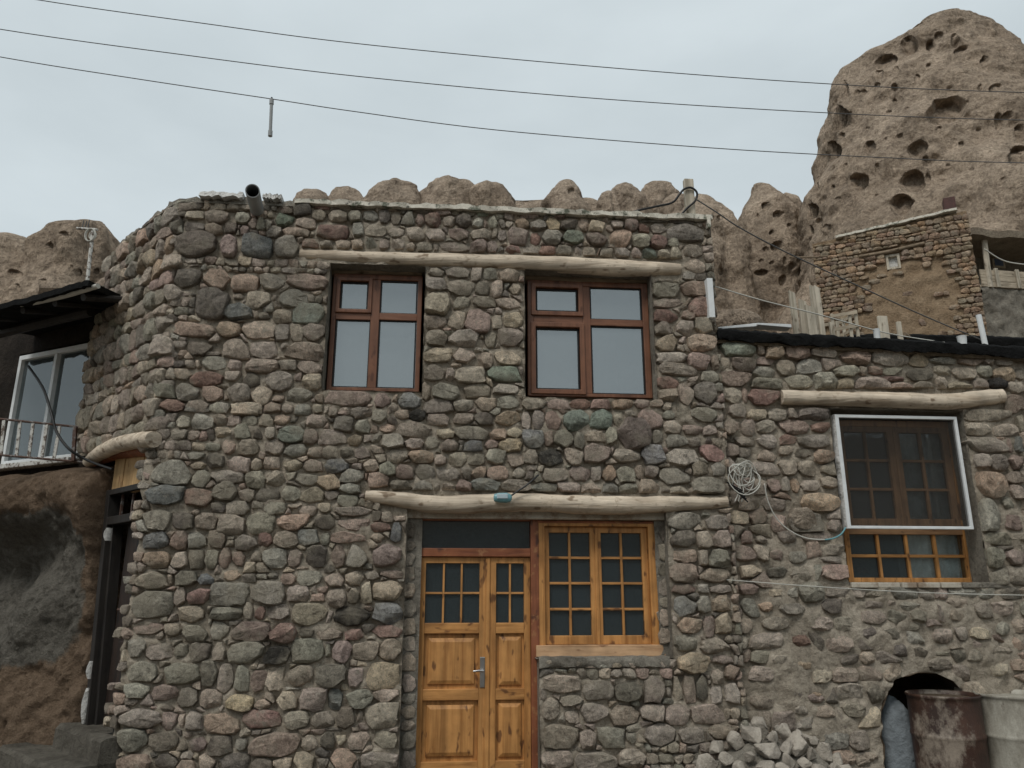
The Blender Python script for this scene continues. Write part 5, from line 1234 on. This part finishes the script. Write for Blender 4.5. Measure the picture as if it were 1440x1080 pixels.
cone('rock_cone', 20, 22, [(-90, 470), (-60, 400), (-30, 360), (0, 340), (22, 336)], [(110, 470), (90, 400), (66, 360), (48, 344), (36, 338), (22, 336)], 420, 160, 140, .3, 'brown rock hump above the left end of black eave', LH, seed=14, group=None, ridges=.08)

# ------------------------------------------------------------------ hillside stone house
HBA = math.radians(-24)
_hp = atY(1280, 470, 15.0); FH = Frame((_hp[0], _hp[1]), HBA)
hill = thing('stone_house', FH.P(0, _hp[2]-1.2, -1), 'ruined rubble house with mud-plastered wall and tiny white window below tallest cone', 'house')
def hill_house():
    fr = FH
    tl, tr = fr.hit(1142, 341), fr.hit(1362, 294); zb = _hp[2]-1.3
    ul, ur = fr.hit(1150, 420)[0], fr.hit(1380, 420)[0]
    top = lambda u: tl[1]+(tr[1]-tl[1])*(u-tl[0])/(tr[0]-tl[0])
    win = fr.rect(1246, 358, 1266, 379)
    keep = lambda u, v: not (win[0] < u < win[1] and win[2] < v < win[3])
    ul0, ur0 = tl[0], ur
    g = mortar_grid(ul0, ur0, zb, lambda u: top(u)-.03, .06, lambda u, v, h: fr.P(u, v, h*1.6), keep, [win], lambda P: np.full(len(P), .0)+.03*np.exp(-(((P[:, 0]-fr.hit(1278, 420)[0])/.75)**4)-(((P[:, 1]-fr.hit(1295, 430)[1])/.75)**4)), 7)
    g.build('wall', M['mud'], hill, smooth=180)
    b = MB(); vs = [fr.P(u, v, h) for h in (-.06, -4) for (u, v) in ((ul0, zb), (ur0, zb), (ur0, top(ur0)-.05), (ul0, top(ul0)-.05))]
    b.add(vs, [(4, 5, 6, 7), (0, 1, 5, 4), (1, 2, 6, 5), (2, 3, 7, 6), (3, 0, 4, 7)]).build('rear_wall', M['mud'], hill)
    # a grey cement face at the right end
    rg = random.Random(33); items = []; lim = fr.hit(1278, 425)
    lp = px_poly(fr, [(1208, 358), (1300, 340), (1300, 346), (1208, 364)]); ob = [obs(rpoly(win)), obs(lp)]
    for cell in courses(ul0, ur0-.05, zb+.3, top(ur0), (.075, .125), (.10, .24), rg, .02):
        cx, cy = centroid(cell)
        if cy > top(cx)-.07: continue
        dx, dy = (cx-lim[0])/.86, (cy-lim[1])/.88
        e = dx**4+dy**4
        if rg.random() < min(.95, max(0, 1.5-e)): continue
        if cy < lim[1]-.1 and cx < lim[0] and rg.random() < .4: continue
        cell = clip(clip(cell, 1, 0, ur0+.01), -1, 0, -ul0+.01)
        if len(cell) < 3: continue
        cell = avoid(ccw(cell), ob, .01)
        if not cell or area(cell) < .003: continue
        xs = [p[0] for p in cell]; ys = [p[1] for p in cell]; w = min(max(xs)-min(xs), max(ys)-min(ys))
        if w < .04: continue
        items.append((cell, .03+.3*w, rg.choices('ntorp', [5, 3, 3, 2, 1])[0]))
    place_stones(items, lambda u, v, h: fr.P(u, v, h+.01), hill, 300, 'small_stone', 9, .05, tm=(.74, .67, .585))
    q = MB(); t = .05; q.ring(fr, win[0], win[1], win[2], win[3], t, t, t, t, -.12, .03)
    w = q.build('window', M['plank'], hill, bevel=.005)
    MB().box(fr, win[0]+t, win[1]-t, win[2]+t, win[3]-t, -.06, -.05).build('pane', M['foam'], w)
    P = [fr.P(*fr.hit(x, y, .06), .06) for x, y in ((1208, 361), (1250, 354), (1300, 342))]; MB().tube(P, [.035, .042, .038], 8, wob=.08).build('lintel_log', M['rawlog'], hill, smooth=60)
    P = [fr.P(*fr.hit(x, y, .05), .05) for x, y in ((1110, 362), (1145, 362), (1165, 360))]; MB().tube(P, .02, 6).build('projecting_stick', M['rawlog'], hill)
    a, b_ = fr.hit(1175, 334, .05), fr.hit(1345, 294, .05)
    vs = []; n = 30
    for i in range(n+1):
        u = a[0]+(b_[0]-a[0])*i/n; z = a[1]+(b_[1]-a[1])*i/n+rg.uniform(-.01, .01)
        vs += [fr.P(u, z-.03, .1), fr.P(u, z+.02, .1), fr.P(u, z+.02, -.4), fr.P(u, z-.03, -.4)]
    MB().add(vs, [(i*4+k, i*4+(k+1) % 4, i*4+4+(k+1) % 4, i*4+4+k) for i in range(n) for k in range(4)]+[(0, 1, 2, 3), (n*4+3, n*4+2, n*4+1, n*4)]).build('roof_edging', M['edging'], hill)
    u0, u1, v0, v1 = fr.rect(1327, 278, 1344, 298, -.2)
    MB().box(fr, u0, u1, v0, v1, -.4, -.16).build('metal_chimney', M['redbrick'], None, bevel=.01, label='short dark red metal chimney box on hillside house roof corner', cat='chimney')
hill_house()
# shed with the wooden balcony, right of it
def shed():
    p = atY(1400, 470, 15.6); fr = Frame((p[0], p[1]), math.radians(8)); zb = p[2]-1.4
    t = thing('hillside_shed', fr.P(1, zb, -1), 'grey plastered shed with plank balcony and small blue window', 'shed')
    H = lambda x, y, o=0: fr.hit(x, y, o)
    u0 = H(1382, 430)[0]; u1 = u0+3.4; zt = H(1410, 338)[1]; zo = H(1410, 402)[1]
    # wall below the balcony
    g = mortar_grid(u0, u1, zb, lambda u: zo, .06, lambda u, v, h: fr.P(u, v, h*2.5), lambda u, v: True, [], lambda P: np.zeros(len(P)), 9); g.build('wall', M['cement'], t, smooth=180)
    MB().box(fr, u0, u1, zo-.05, zo, -1.5, .0).build('floor_slab', M['plankH'], t)
    b = MB(); b.box(fr, u0, u1, zo, zt, -1.0, -.9); b.box(fr, u0-.02, u0+.03, zb, zt, -3, -.06); b.build('rear_wall', M['cement'], t)
    x0, x1, v0, v1 = fr.rect(1394, 355, 1411, 377, -.9); w = MB(); w.box(fr, x0, x1, v0, v1, -.93, -.87); wo = w.build('window', M['plank'], t, bevel=.004)
    MB().box(fr, x0+.05, x1-.05, v0+.05, v1-.05, -.87, -.862).build('pane', M['bluepane'], wo)
    rg = random.Random(2); vs = []; n = 16
    for i in range(n+1):
        u = u0-.12+(u1-u0+.12)*i/n; j = rg.uniform(-.03, .03); vs += [fr.P(u, zt-.03+j, .2), fr.P(u, zt+.12+j, .22), fr.P(u, zt+.2, -3), fr.P(u, zt, -3)]
    MB().add(vs, [(i*4+k, i*4+(k+1) % 4, i*4+4+(k+1) % 4, i*4+4+k) for i in range(n) for k in range(4)]+[(0, 1, 2, 3), (n*4+3, n*4+2, n*4+1, n*4)]).build('roof', M['gravelroof'], t, smooth=40)
    for k in range(3):
        za = zo-.05+.135*k; MB().box(fr, u0+.05, u1, za, za+.13, .0, .03).build('balcony_board', M['plankH'], t, bevel=.004)
    for x in (1402, 1431, 1465):
        u = H(x, 392, .04)[0]; MB().box(fr, u-.04, u+.04, zo-.06, zo+.38, .031, .07).build('batten', M['plank'], t, bevel=.004)
    a, b = H(1384, 345), H(1391, 405); MB().tube([fr.P(b[0], b[1], .02), fr.P(a[0], a[1]+.1, .02)], .06, 8, wob=.06).build('post', M['plank'], t, smooth=60)
shed()

# ------------------------------------------------------------------ things on and behind the right roof
def on_roof(x, y, off): u, v = FA.hit(x, y, off); return u, v
def roof_things():
    # upright planks leaning in a bunch
    PL = [(1119, 1127, 412, 470, -.55, 0, 'plank'), (1128, 1138, 424, 471, -.6, 1, 'plank'), (1146, 1152, 404, 472, -.7, 1, 'plank'), (1140, 1152, 432, 473, -.5, 0, 'plank'), (1156, 1163, 405, 473, -.55, 0, 'plank'), (1153, 1158, 408, 470, -.75, 1, 'plank'), (1172, 1178, 456, 474, -.45, 0, 'plank')]
    labs = ['pale upright plank at the far end of plank bunch beside boulder', 'grey weathered plank with split edge in plank bunch', 'thin dark upright plank behind the bunch on roof', 'short broad plank in front of the bunch on roof', 'tallest pale upright plank right beside wooden crate', 'narrow grey slat hidden behind the tallest plank', 'shortest plank stub standing against the wooden crate']
    for (x0, x1, y0, y1, off, lean, mt), lb in zip(PL, labs):
        u0, u1 = FA.hit(x0, y1, off)[0], FA.hit(x1, y1, off)[0]; v1 = FA.hit(x0, y0, off)[1]; v0 = roof_v(u0)+.02
        sh = FA.hit(x0, y0, off)[0]-FA.hit(x0, y1, off)[0]; sh = {0: -.02, 1: .01}[lean]
        vs = [FA.P(u+s*sh, v+(.03*(u == u0) if s else 0), off+d) for d in (-.035, 0) for (u, v, s) in ((u0, v0, 0), (u1, v0, 0), (u1, v1, 1), (u0, v1, 1))]
        MB().add(vs, [(3, 2, 1, 0), (4, 5, 6, 7), (0, 1, 5, 4), (1, 2, 6, 5), (2, 3, 7, 6), (3, 0, 4, 7)]).build('plank', M[mt], bevel=.004, label=lb, cat='plank', group='upright planks on the roof')
    # broken slatted crate
    off = -1.0; u0, u1, v0, v1 = FA.rect(1168, 432, 1206, 472, off); z0 = roof_v(u0)+.03; W = u1-u0; Hh = v1-z0
    t = thing('wooden_crate', FA.P((u0+u1)/2, z0, off-.15), 'broken slatted wooden crate leaning beside planks on roof', 'crate')
    for k in range(5):
        v = z0+Hh*(.05+.2*k); MB().bar(FA.P(u0, v, off+.005), FA.P(u1, v+.06, off+.005), .012, .035, (0, 0, 1)).build('slat', M['plankH'], t)
        MB().bar(FA.P(u0+.02, v, off-.3), FA.P(u1, v+.06, off-.3), .012, .035, (0, 0, 1)).build('slat', M['plankH'], t)
        MB().bar(FA.P(u1-.01, v+.055, off-.02), FA.P(u1-.01, v+.055, off-.28), .012, .035).build('slat', M['plankH'], t)
    for u, dz in ((u0+.02, 0), (u0+W*.72, .02), (u1-.012, .05)):
        for h in (off-.015, off-.285): MB().bar(FA.P(u, z0-.02, h), FA.P(u+.01, z0+Hh*.86+dz+.03, h), .03, .02, (0, 1, 0)).build('post', M['plank'], t)
    # boulder behind
    rg = np.random.RandomState(4); c = atY(1036, 455, 9.4); n, m = 26, 14; vs = []
    for j in range(m+1):
        for i in range(n):
            a, b = 2*math.pi*i/n, math.pi*j/m; d = np.array([math.cos(a)*math.sin(b), math.sin(a)*math.sin(b), -math.cos(b)]); vs.append(d)
    V = np.array(vs); r = 1+.16*fbm(V, 1.6, 4, 5); V = V*r[:, None]*np.array([.33, .3, .22])+np.array([c[0], c[1], c[2]-.04])
    MB().add(V.tolist(), [(j*n+i, j*n+(i+1) % n, (j+1)*n+(i+1) % n, (j+1)*n+i) for j in range(m) for i in range(n)]).build('boulder', M['tuff_far'], smooth=35, label='pale rounded boulder behind the black tar roof edge', cat='boulder')
    bz = float(V[:, 2].min()); MB().box(FA, 1.87, 3.2, 3.2, bz+.1, -3.9, -2.6).build('roof_terrace', M['gravelroof'], nb)
    # white metal sheets
    for (x0, y0, x1, y1, off, lb) in ((1010, 461, 1068, 456, -.3, 'thin white metal strip lying flat along roof corner'), (1066, 455, 1113, 458, -.25, 'white metal strip lying on the strip beside it')):
        u0, v0 = FA.hit(x0, y0, off); u1, v1 = FA.hit(x1, y1, off)
        vs = [FA.P(u, v+dv, off+dh) for dh in (0, -.12) for (u, v, dv) in ((u0, v0, -.012), (u1, v1, -.018), (u1, v1, .016), (u0, v0, .008))]
        MB().add(vs, [(3, 2, 1, 0), (4, 5, 6, 7), (0, 1, 5, 4), (1, 2, 6, 5), (2, 3, 7, 6), (3, 0, 4, 7)]).build('metal_strip', M['white'], bevel=.003, label=lb, cat='metal strip')
    for (x0, x1, y0, y1, off, mt, nm, lb, ct) in ((1237, 1250, 444, 477, -.3, 'plank', 'board', 'single grey upright board standing behind tar roof edge', 'board'), (1263, 1269, 452, 475, -.7, 'plank', 'stake', 'thin wooden stake beside the single grey board', 'stake')):
        u0, u1, v0, v1 = FA.rect(x0, y0, x1, y1, off); MB().box(FA, u0, u1, roof_v(u0)+.02, v1, off-.03, off).build(nm, M[mt], bevel=.004, label=lb, cat=ct)
    for (x, y0, y1, r, off, lb) in ((1232, 463, 478, .03, -.2, 'small white plastic tub beside the single grey board'), (1352, 473, 486, .042, .02, 'white plastic tub on the roof edge below hillside house corner')):
        u, v = FA.hit(x, y0, off); zb = roof_v(u)+(.03 if off < 0 else .06); P = FA.P(u, zb, off); q = MB()
        q.tube([(P[0], P[1], zb), (P[0], P[1], v-.01), (P[0], P[1], v)], [r*.85, r, r*1.08], 14).build('plastic_tub', M['white'], smooth=40, label=lb, cat='tub')
    # white stub pipe with blue rag
    u, v = FA.hit(1376, 443, -.9); zb = roof_v(u)+.02; P = FA.P(u, zb, -.9); t = thing('vent_pipe', P, 'white vent pipe with blue wrapping behind the roof edge', 'pipe')
    u2 = FA.hit(1386, 472, -.9)[0]; Q = FA.P(u2, zb, -.9); R = FA.P(u, v, -.9)
    MB().tube([Q, tuple((np.array(Q)*.45+np.array(R)*.55))], .018, 12).build('pipe', M['white'], t, smooth=50)
    MB().tube([tuple((np.array(Q)*.5+np.array(R)*.5)), R], .028, 12).build('cap', M['white'], t, smooth=50)
    MB().tube([tuple((np.array(Q)*.62+np.array(R)*.38)), tuple((np.array(Q)*.45+np.array(R)*.55))], .024, 10, wob=.1).build('wrapping', M['bluepane'], t, smooth=50)
    # leaning pole
    a, b = FA.hit(1272, 470, -1.6), FA.hit(1325, 455, -1.6); MB().tube([FA.P(a[0], max(a[1], roof_v(a[0])+.04), -1.6), FA.P(b[0], b[1], -2.2)], .025, 8).build('pole', M['rawlog'], smooth=60, label='thin slanting wooden pole lying behind tar roof edge', cat='pole')
roof_things()

# post and cable on the main roof
def roof_post():
    u0, u1, v0, v1 = FA.rect(964, 251, 977, 302, -.22)
    MB().box(FA, u0, u1, VT-.04, v1, -.28, -.22).build('wooden_post', M['plank'], bevel=.006, label='short grey wooden post standing on main roof corner', cat='post')
    pts = [(855, 306), (885, 300), (920, 291), (945, 285), (955, 274), (962, 266), (972, 264), (980, 271), (978, 282), (966, 293), (957, 303)]
    P = [FA.P(*FA.hit(x, y, -.2), -.2) for x, y in pts]; P[0] = P[0][:2]+(VT+.0,)
    MB().tube([tuple(q) for q in spline(P, 6)], .011, 7).build('power_cable', M['rubber'], smooth=60, label='black cable looped round the wooden post on main roof', cat='cable')
roof_post()

# ------------------------------------------------------------------ wires
def wire(pts, Ys, r, mat, label, nm='overhead_wire', n=10, group=None):
    P = [atY(x, y, Y) for (x, y), Y in zip(pts, Ys)]
    return MB().tube([tuple(q) for q in spline(P, n)], r, 5).build(nm, M[mat], smooth=180, label=label, cat='wire', group=group)
wy = lambda x: 8.2+.0006*x
W1p = [(-700, -160), (-200, -45), (55, 0), (280, 32), (500, 61), (820, 92), (1150, 117), (1440, 130), (1900, 138), (2500, 130)]
W2p = [(-700, -90), (-250, -5), (0, 41), (250, 76), (500, 107), (820, 137), (1150, 158), (1440, 169), (1900, 176), (2500, 168)]
W3p = [(-700, -70), (-250, 32), (0, 80), (200, 112), (381, 139), (500, 157), (700, 183), (1000, 208), (1250, 222), (1440, 229), (1900, 236), (2500, 226)]
for wp, lb in ((W1p, 'thin overhead wire, highest of the three crossing the sky'), (W2p, 'thin overhead wire, middle of the three crossing the sky'), (W3p, 'thin overhead wire carrying a hanging grey tube, lowest of three')):
    wire(wp, [wy(x) for x, y in wp], .006, 'wire', lb)
for sx, sgn in ((-700, -1), (2500, 1)):
    a = atY(sx, 0, wy(sx)); zt = max(atY(sx, y, wy(sx))[2] for x, y in (W1p[0] if sgn < 0 else W1p[-1], W2p[0] if sgn < 0 else W2p[-1]))+.2
    zg = 0
    MB().tube([(a[0], a[1], -.2), (a[0], a[1], zt)], [.14, .10], 12).build('utility_pole', M['plank'], smooth=60, label='wooden utility pole down the street on the %s side' % ('dark doorway' if sgn < 0 else 'oil drum'), cat='pole')
def hanging_tube():
    Y = wy(381); a, b = atY(382, 141, Y), atY(380, 190, Y); t = thing('hanging_tube', tuple(b), 'short grey tube hanging from the lowest overhead wire', 'tube')
    MB().tube([tuple(b), tuple(a)], .02, 10).build('tube', M['pvc'], t, smooth=60)
    d = (a-b)/np.linalg.norm(a-b)
    for p, q in ((a-d*.06, a+d*.015), (b-d*.015, b+d*.06)): MB().tube([tuple(p), tuple(q)], .027, 10).build('end_cap', M['pvc'], t, smooth=60)
    MB().tube([tuple(a+d*.0), tuple(a+d*.04)], .012, 8).build('clip', M['rubber'], t)
hanging_tube()
wire([(977, 279), (1010, 300), (1040, 320), (1100, 352), (1170, 385), (1290, 440), (1380, 478)], [6.75, 6.85, 6.95, 7.2, 7.4, 7.8, 8.1], .007, 'wire', 'dark wire slanting from roof post down across hillside house')
wire([(1003, 402), (1070, 422), (1150, 442), (1250, 469), (1345, 484)], [6.75, 6.8, 6.9, 7.0, 7.05], .006, 'palewire', 'pale wire from white flashing down to the tar roof edge')
wire([(1384, 350), (1410, 366), (1440, 372), (1500, 378)], [15.3, 15.3, 15.3, 15.3], .014, 'palewire', 'pale wire strung across the shed balcony', n=5)
def clothesline():
    P = [FA.P(*FA.hit(x, y, .12), .12) for x, y in ((1018, 815), (1150, 825), (1290, 833), (1440, 837), (1600, 838))]
    P[0] = FA.P(*FA.hit(1018, 815, .03), .03); P.append(FA.P(U1R-.2, P[-1][2], HR+.03))
    MB().tube([tuple(q) for q in spline(P, 8)], .004, 6).build('clothes_line', M['palewire'], label='thin pale line strung low across cemented wall below screened window', cat='line')
clothesline()

# ------------------------------------------------------------------ lamp, cable coil, antenna
def wall_lamp():
    P = FA.P(*FA.hit(707, 700, .14), .14); t = thing('wall_lamp', P, 'small turquoise plastic lamp on the whitewashed door lintel log', 'lamp')
    q = MB(); n = 14; prof = [(-.075, .012), (-.07, .03), (-.03, .04), (.03, .042), (.06, .034), (.075, .015)]; vs = []
    e = FA.eu; nn = FA.n
    for s, r in prof:
        for k in range(n): a = 2*math.pi*k/n; vs.append(tuple(np.array(P)+e*s+np.array([0, 0, 1])*math.sin(a)*r+nn*math.cos(a)*r*.8))
    fs = [(i*n+k, i*n+(k+1) % n, (i+1)*n+(k+1) % n, (i+1)*n+k) for i in range(len(prof)-1) for k in range(n)]+[tuple(range(n))[::-1], tuple((len(prof)-1)*n+k for k in range(n))]
    q.add(vs, fs).build('housing', M['lampblue'], t, smooth=50, fix=True)
    MB().box(FA, *(lambda u, v: (u-.05, u+.04, v-.012, v+.03))(*FA.hit(707, 700, .14)), .165, .178).build('lens', M['lamplens'], t, bevel=.006)
    MB().tube([P, tuple(np.array(P)-nn*.08)], .02, 8).build('bracket', M['pvc'], t)
    L_ = [FA.P(*FA.hit(x, y, o), o) for x, y, o in ((716, 699, .13), (726, 692, .12), (738, 684, .11), (748, 676, .10), (757, 668, .07))]
    MB().tube([tuple(p) for p in spline(L_, 4)], .008, 6).build('flex', M['rubber'], t)
wall_lamp()
def cable_coil():
    c = FA.hit(1048, 672, .08); t = thing('cable_coil', FA.P(c[0], c[1]-.2, .08), 'untidy coil of white cable hanging on stone wall by lintel end', 'cable coil')
    rg = random.Random(12)
    for k in range(9):
        r = rg.uniform(.05, .14); ax = r*rg.uniform(.65, 1.15); ay = r*rg.uniform(.8, 1.3); cx, cy = c[0]+rg.uniform(-.045, .045), c[1]+.09-ay*.8+rg.uniform(-.03, .03); ph = rg.uniform(0, 6)
        P = [FA.P(cx+ax*math.cos(a)+.012*math.sin(2*a+ph), cy+ay*math.sin(a)+.014*math.sin(3*a+ph), .09+.02*math.sin(a*2+ph)+.006*k-.02) for a in np.linspace(0, 2*math.pi, 25)]
        MB().tube(P, .0048, 6, cap=False).build('cable_loop', M['palewire'], t, smooth=180)
    for k in range(3):
        x = 1036+k*5; P = [FA.P(*FA.hit(x+rg.uniform(-4, 4), y, .07), .07+rg.uniform(0, .02)) for y in (655, 672, 690, 706)]
        MB().tube([tuple(p) for p in spline(P, 5)], .0048, 6).build('cable_end', M['palewire'], t, smooth=180)
    for k in range(5):
        P = [FA.P(*FA.hit(1022+k*4, 678+k*4, .08), .08), FA.P(*FA.hit(1044+k*2, 690+k*4, .1), .1)]; MB().tube(P, .006, 6).build('black_clip', M['rubber'], t)
    pts = [(1075, 680, .06), (1080, 705, .05), (1093, 730, .03), (1112, 747, .03), (1135, 757, .03), (1160, 759, .03)]
    P = [FA.P(*FA.hit(x, y, o), o) for x, y, o in pts]; MB().tube([tuple(p) for p in spline(P, 6)], .0055, 6).build('cable_lead', M['palewire'], t, smooth=180)
    pts = [(1160, 759, .03), (1172, 757, .03), (1183, 751, .02), (1189, 742, .0)]
    P = [FA.P(*FA.hit(x, y, o), o) for x, y, o in pts]; MB().tube([tuple(p) for p in spline(P, 6)], .007, 6).build('blue_sleeve', M['bluewire'], t, smooth=180)
cable_coil()
def antenna():
    Y = 9.0; A = lambda x, y: tuple(atY(x, y, Y)); t = thing('antenna', A(123, 396), 'white pole antenna with short crossed arms above black eave', 'antenna')
    MB().tube([A(122, 402), A(131, 322)], .022, 10).build('pole', M['whitepeel'], t, smooth=60)
    MB().tube([A(108, 321), A(137, 323)], .018, 8).build('arm', M['whitepeel'], t, smooth=60)
    for x in (115, 119, 123): MB().tube([A(x, 322), A(x+3, 309+(x % 3))], .006, 6).build('element', M['wire'], t)
    rg = random.Random(2)
    for k in range(4):
        c = atY(126, 330, Y-.03); r = rg.uniform(.05, .09); MB().tube([tuple(c+np.array([r*.7*math.cos(a)+.01*k, 0.01*k, r*math.sin(a)])) for a in np.linspace(0, 6.28, 16)], .006, 5, cap=False).build('cable_loop', M['palewire'], t)
    p = atY(120, 420, Y); MB().tube([tuple(p), A(122, 400)], .022, 10).build('pole_foot', M['whitepeel'], t, smooth=60); MB().box(Frame((p[0], p[1]), 0), -.4, .4, 3.2, p[2]+.02, -.3, .3).build('antenna_plinth', M['earth'], left)
antenna()

# ------------------------------------------------------------------ drums, sack, rubble
def drum(x, ytop, rad, h, mat, label, tilt=0):
    u, v = FA.hit(x, ytop, h); P = FA.P(u, 0, h); H = v; n = 40
    t = thing('oil_drum', P, label, 'drum', None)
    prof = [(rad*.99, 0), (rad, .01)]
    for f in (.33, .67): prof += [(rad, H*f-.03), (rad*1.02, H*f-.012), (rad*1.035, H*f), (rad*1.02, H*f+.012), (rad, H*f+.03)]
    prof += [(rad, H-.05), (rad*1.0, H-.02), (rad*1.03, H-.012), (rad*1.035, H), (rad*1.02, H+.008), (rad*.985, H), (rad*.965, H-.025)]
    vs = []; rg = np.random.RandomState(int(x))
    A = np.linspace(0, 2*math.pi, n, endpoint=False)
    for r, z in prof:
        for a in A:
            q = np.array([[math.cos(a)*1.2, math.sin(a)*1.2, z*1.5+x]]); d = 1+.018*float(fbm(q, 1.5, 2, 3)[0]); vs.append((P[0]+math.cos(a)*r*d, P[1]+math.sin(a)*r*d, z))
    k = len(prof); fs = [(j*n+i, j*n+(i+1) % n, (j+1)*n+(i+1) % n, (j+1)*n+i) for j in range(k-1) for i in range(n)]+[tuple(range(n))[::-1]]
    MB().add(vs, fs).build('body', mat, t, smooth=50)
    q = MB(); q.add([(P[0]+math.cos(a)*rad*.97, P[1]+math.sin(a)*rad*.97, H-.025) for a in A], [tuple(range(n))]).build('lid', M['earth'] if mat is M['rust'] else mat, t)
    return t
drum(1325, 976, .262, .12, M['rust'], 'rusty dark red oil drum standing in the wall niche')
drum(1428, 976, .29, .22, M['drum'], 'grey-white streaked oil drum standing beside rusty drum')
def sack():
    u, v = FA.hit(1258, 985, -.1); c = np.array(FA.P(u+.02, 0, HR-.12)); n, m = 28, 22; V = []
    for j in range(m+1):
        for i in range(n):
            a, b = 2*math.pi*i/n, math.pi*j/m; V.append((math.cos(a)*math.sin(b), math.sin(a)*math.sin(b), -math.cos(b)))
    V = np.array(V); s = np.sign(V)*np.abs(V)**.7; r = 1+.13*fbm(V, 2.6, 5, 9); s = s*r[:, None]*np.array([.15, .13, v/2])+np.array([c[0], c[1], v/2-.01])
    MB().add(s.tolist(), [(j*n+i, j*n+(i+1) % n, (j+1)*n+(i+1) % n, (j+1)*n+i) for j in range(m) for i in range(n)]).build('sack', M['sack'], smooth=180, label='blue-grey filled sack squeezed into wall niche beside rusty drum', cat='sack')
sack()
def rubble():
    rg = random.Random(17)
    prof = lambda u: np.interp(u, [FA.hit(x, 1040, .3)[0] for x in (960, 1000, 1040, 1075, 1120, 1160, 1190, 1215)], [.30, .45, .58, .68, .66, .60, .45, .2])
    ua, ub = FA.hit(950, 1040, .3)[0], FA.hit(1225, 1040, .3)[0]
    vs = []; n, m = 30, 12
    for i in range(n+1):
        u = ua+(ub-ua)*i/n
        for j in range(m+1):
            h = -.09+.85*j/m; t = max(0, 1-max(0, h-.12)/.62); vs.append(FA.P(u, float(prof(u))*t**.8-.1+rg.uniform(-.02, .02), h))
    MB().add(vs, [(i*(m+1)+j, i*(m+1)+j+1, (i+1)*(m+1)+j+1, (i+1)*(m+1)+j) for i in range(n) for j in range(m)]).build('rubble_heap', M['cement'], smooth=180, label='heap of broken pale rubble banked against wall foot', cat='rubble', kind='stuff')
    def rock(sz, seed):
        r2 = random.Random(seed); bm = bmesh.new()
        for _ in range(15): 
            d = Vector((r2.gauss(0, 1), r2.gauss(0, 1), r2.gauss(0, 1))).normalized(); bm.verts.new((d.x*sz*r2.uniform(.8, 1.1), d.y*sz*.85*r2.uniform(.8, 1.1), d.z*sz*.72))
        g = bmesh.ops.convex_hull(bm, input=bm.verts[:]); bmesh.ops.delete(bm, geom=[v for v in bm.verts if not v.link_faces], context='VERTS')
        bmesh.ops.bevel(bm, geom=bm.edges[:], offset=sz*.045, segments=1, affect='EDGES'); bmesh.ops.recalc_face_normals(bm, faces=bm.faces[:])
        me = bpy.data.meshes.new('rubble_stone'); bm.to_mesh(me); bm.free()
        col = np.array(r2.choice([(.62, .56, .47), (.54, .48, .40), (.68, .62, .52), (.50, .44, .37), (.44, .38, .33)]))
        at = me.color_attributes.new('tint', 'FLOAT_COLOR', 'POINT'); at.data.foreach_set('color', np.tile(np.r_[col, 1], (len(me.vertices), 1)).astype(np.float32).ravel())
        me.materials.append(M['fresh']); me.shade_smooth(); me.set_sharp_from_angle(angle=math.radians(14)); return me
    pool = [rock(rg.choice((.05, .065, .08, .09, .105, .12))*rg.uniform(.9, 1.1), 100+i) for i in range(22)]
    placed = []; tries = 0
    while len(placed) < 140 and tries < 6000:
        tries += 1
        u = rg.uniform(ua+.05, ub-.06); h = rg.uniform(.0, .52); t = max(0, 1-max(0, h-.12)/.62); z = float(prof(u))*t**.8-.07
        if z < .1: continue
        p = np.array(FA.P(u, z, h))
        if any(np.linalg.norm((p-q)*np.array([1, 1, 1.1])) < .108 for q in placed): continue
        placed.append(p); o = bpy.data.objects.new('rubble_stone', rg.choice(pool)); link(o, None, p+[0, 0, .045]); o.rotation_euler = (rg.uniform(0, 6), rg.uniform(0, 6), rg.uniform(0, 6))
        tag(o, 'angular pale broken stone lying on the rubble heap by wall', 'stone', 'loose stones on the rubble heap')
rubble()
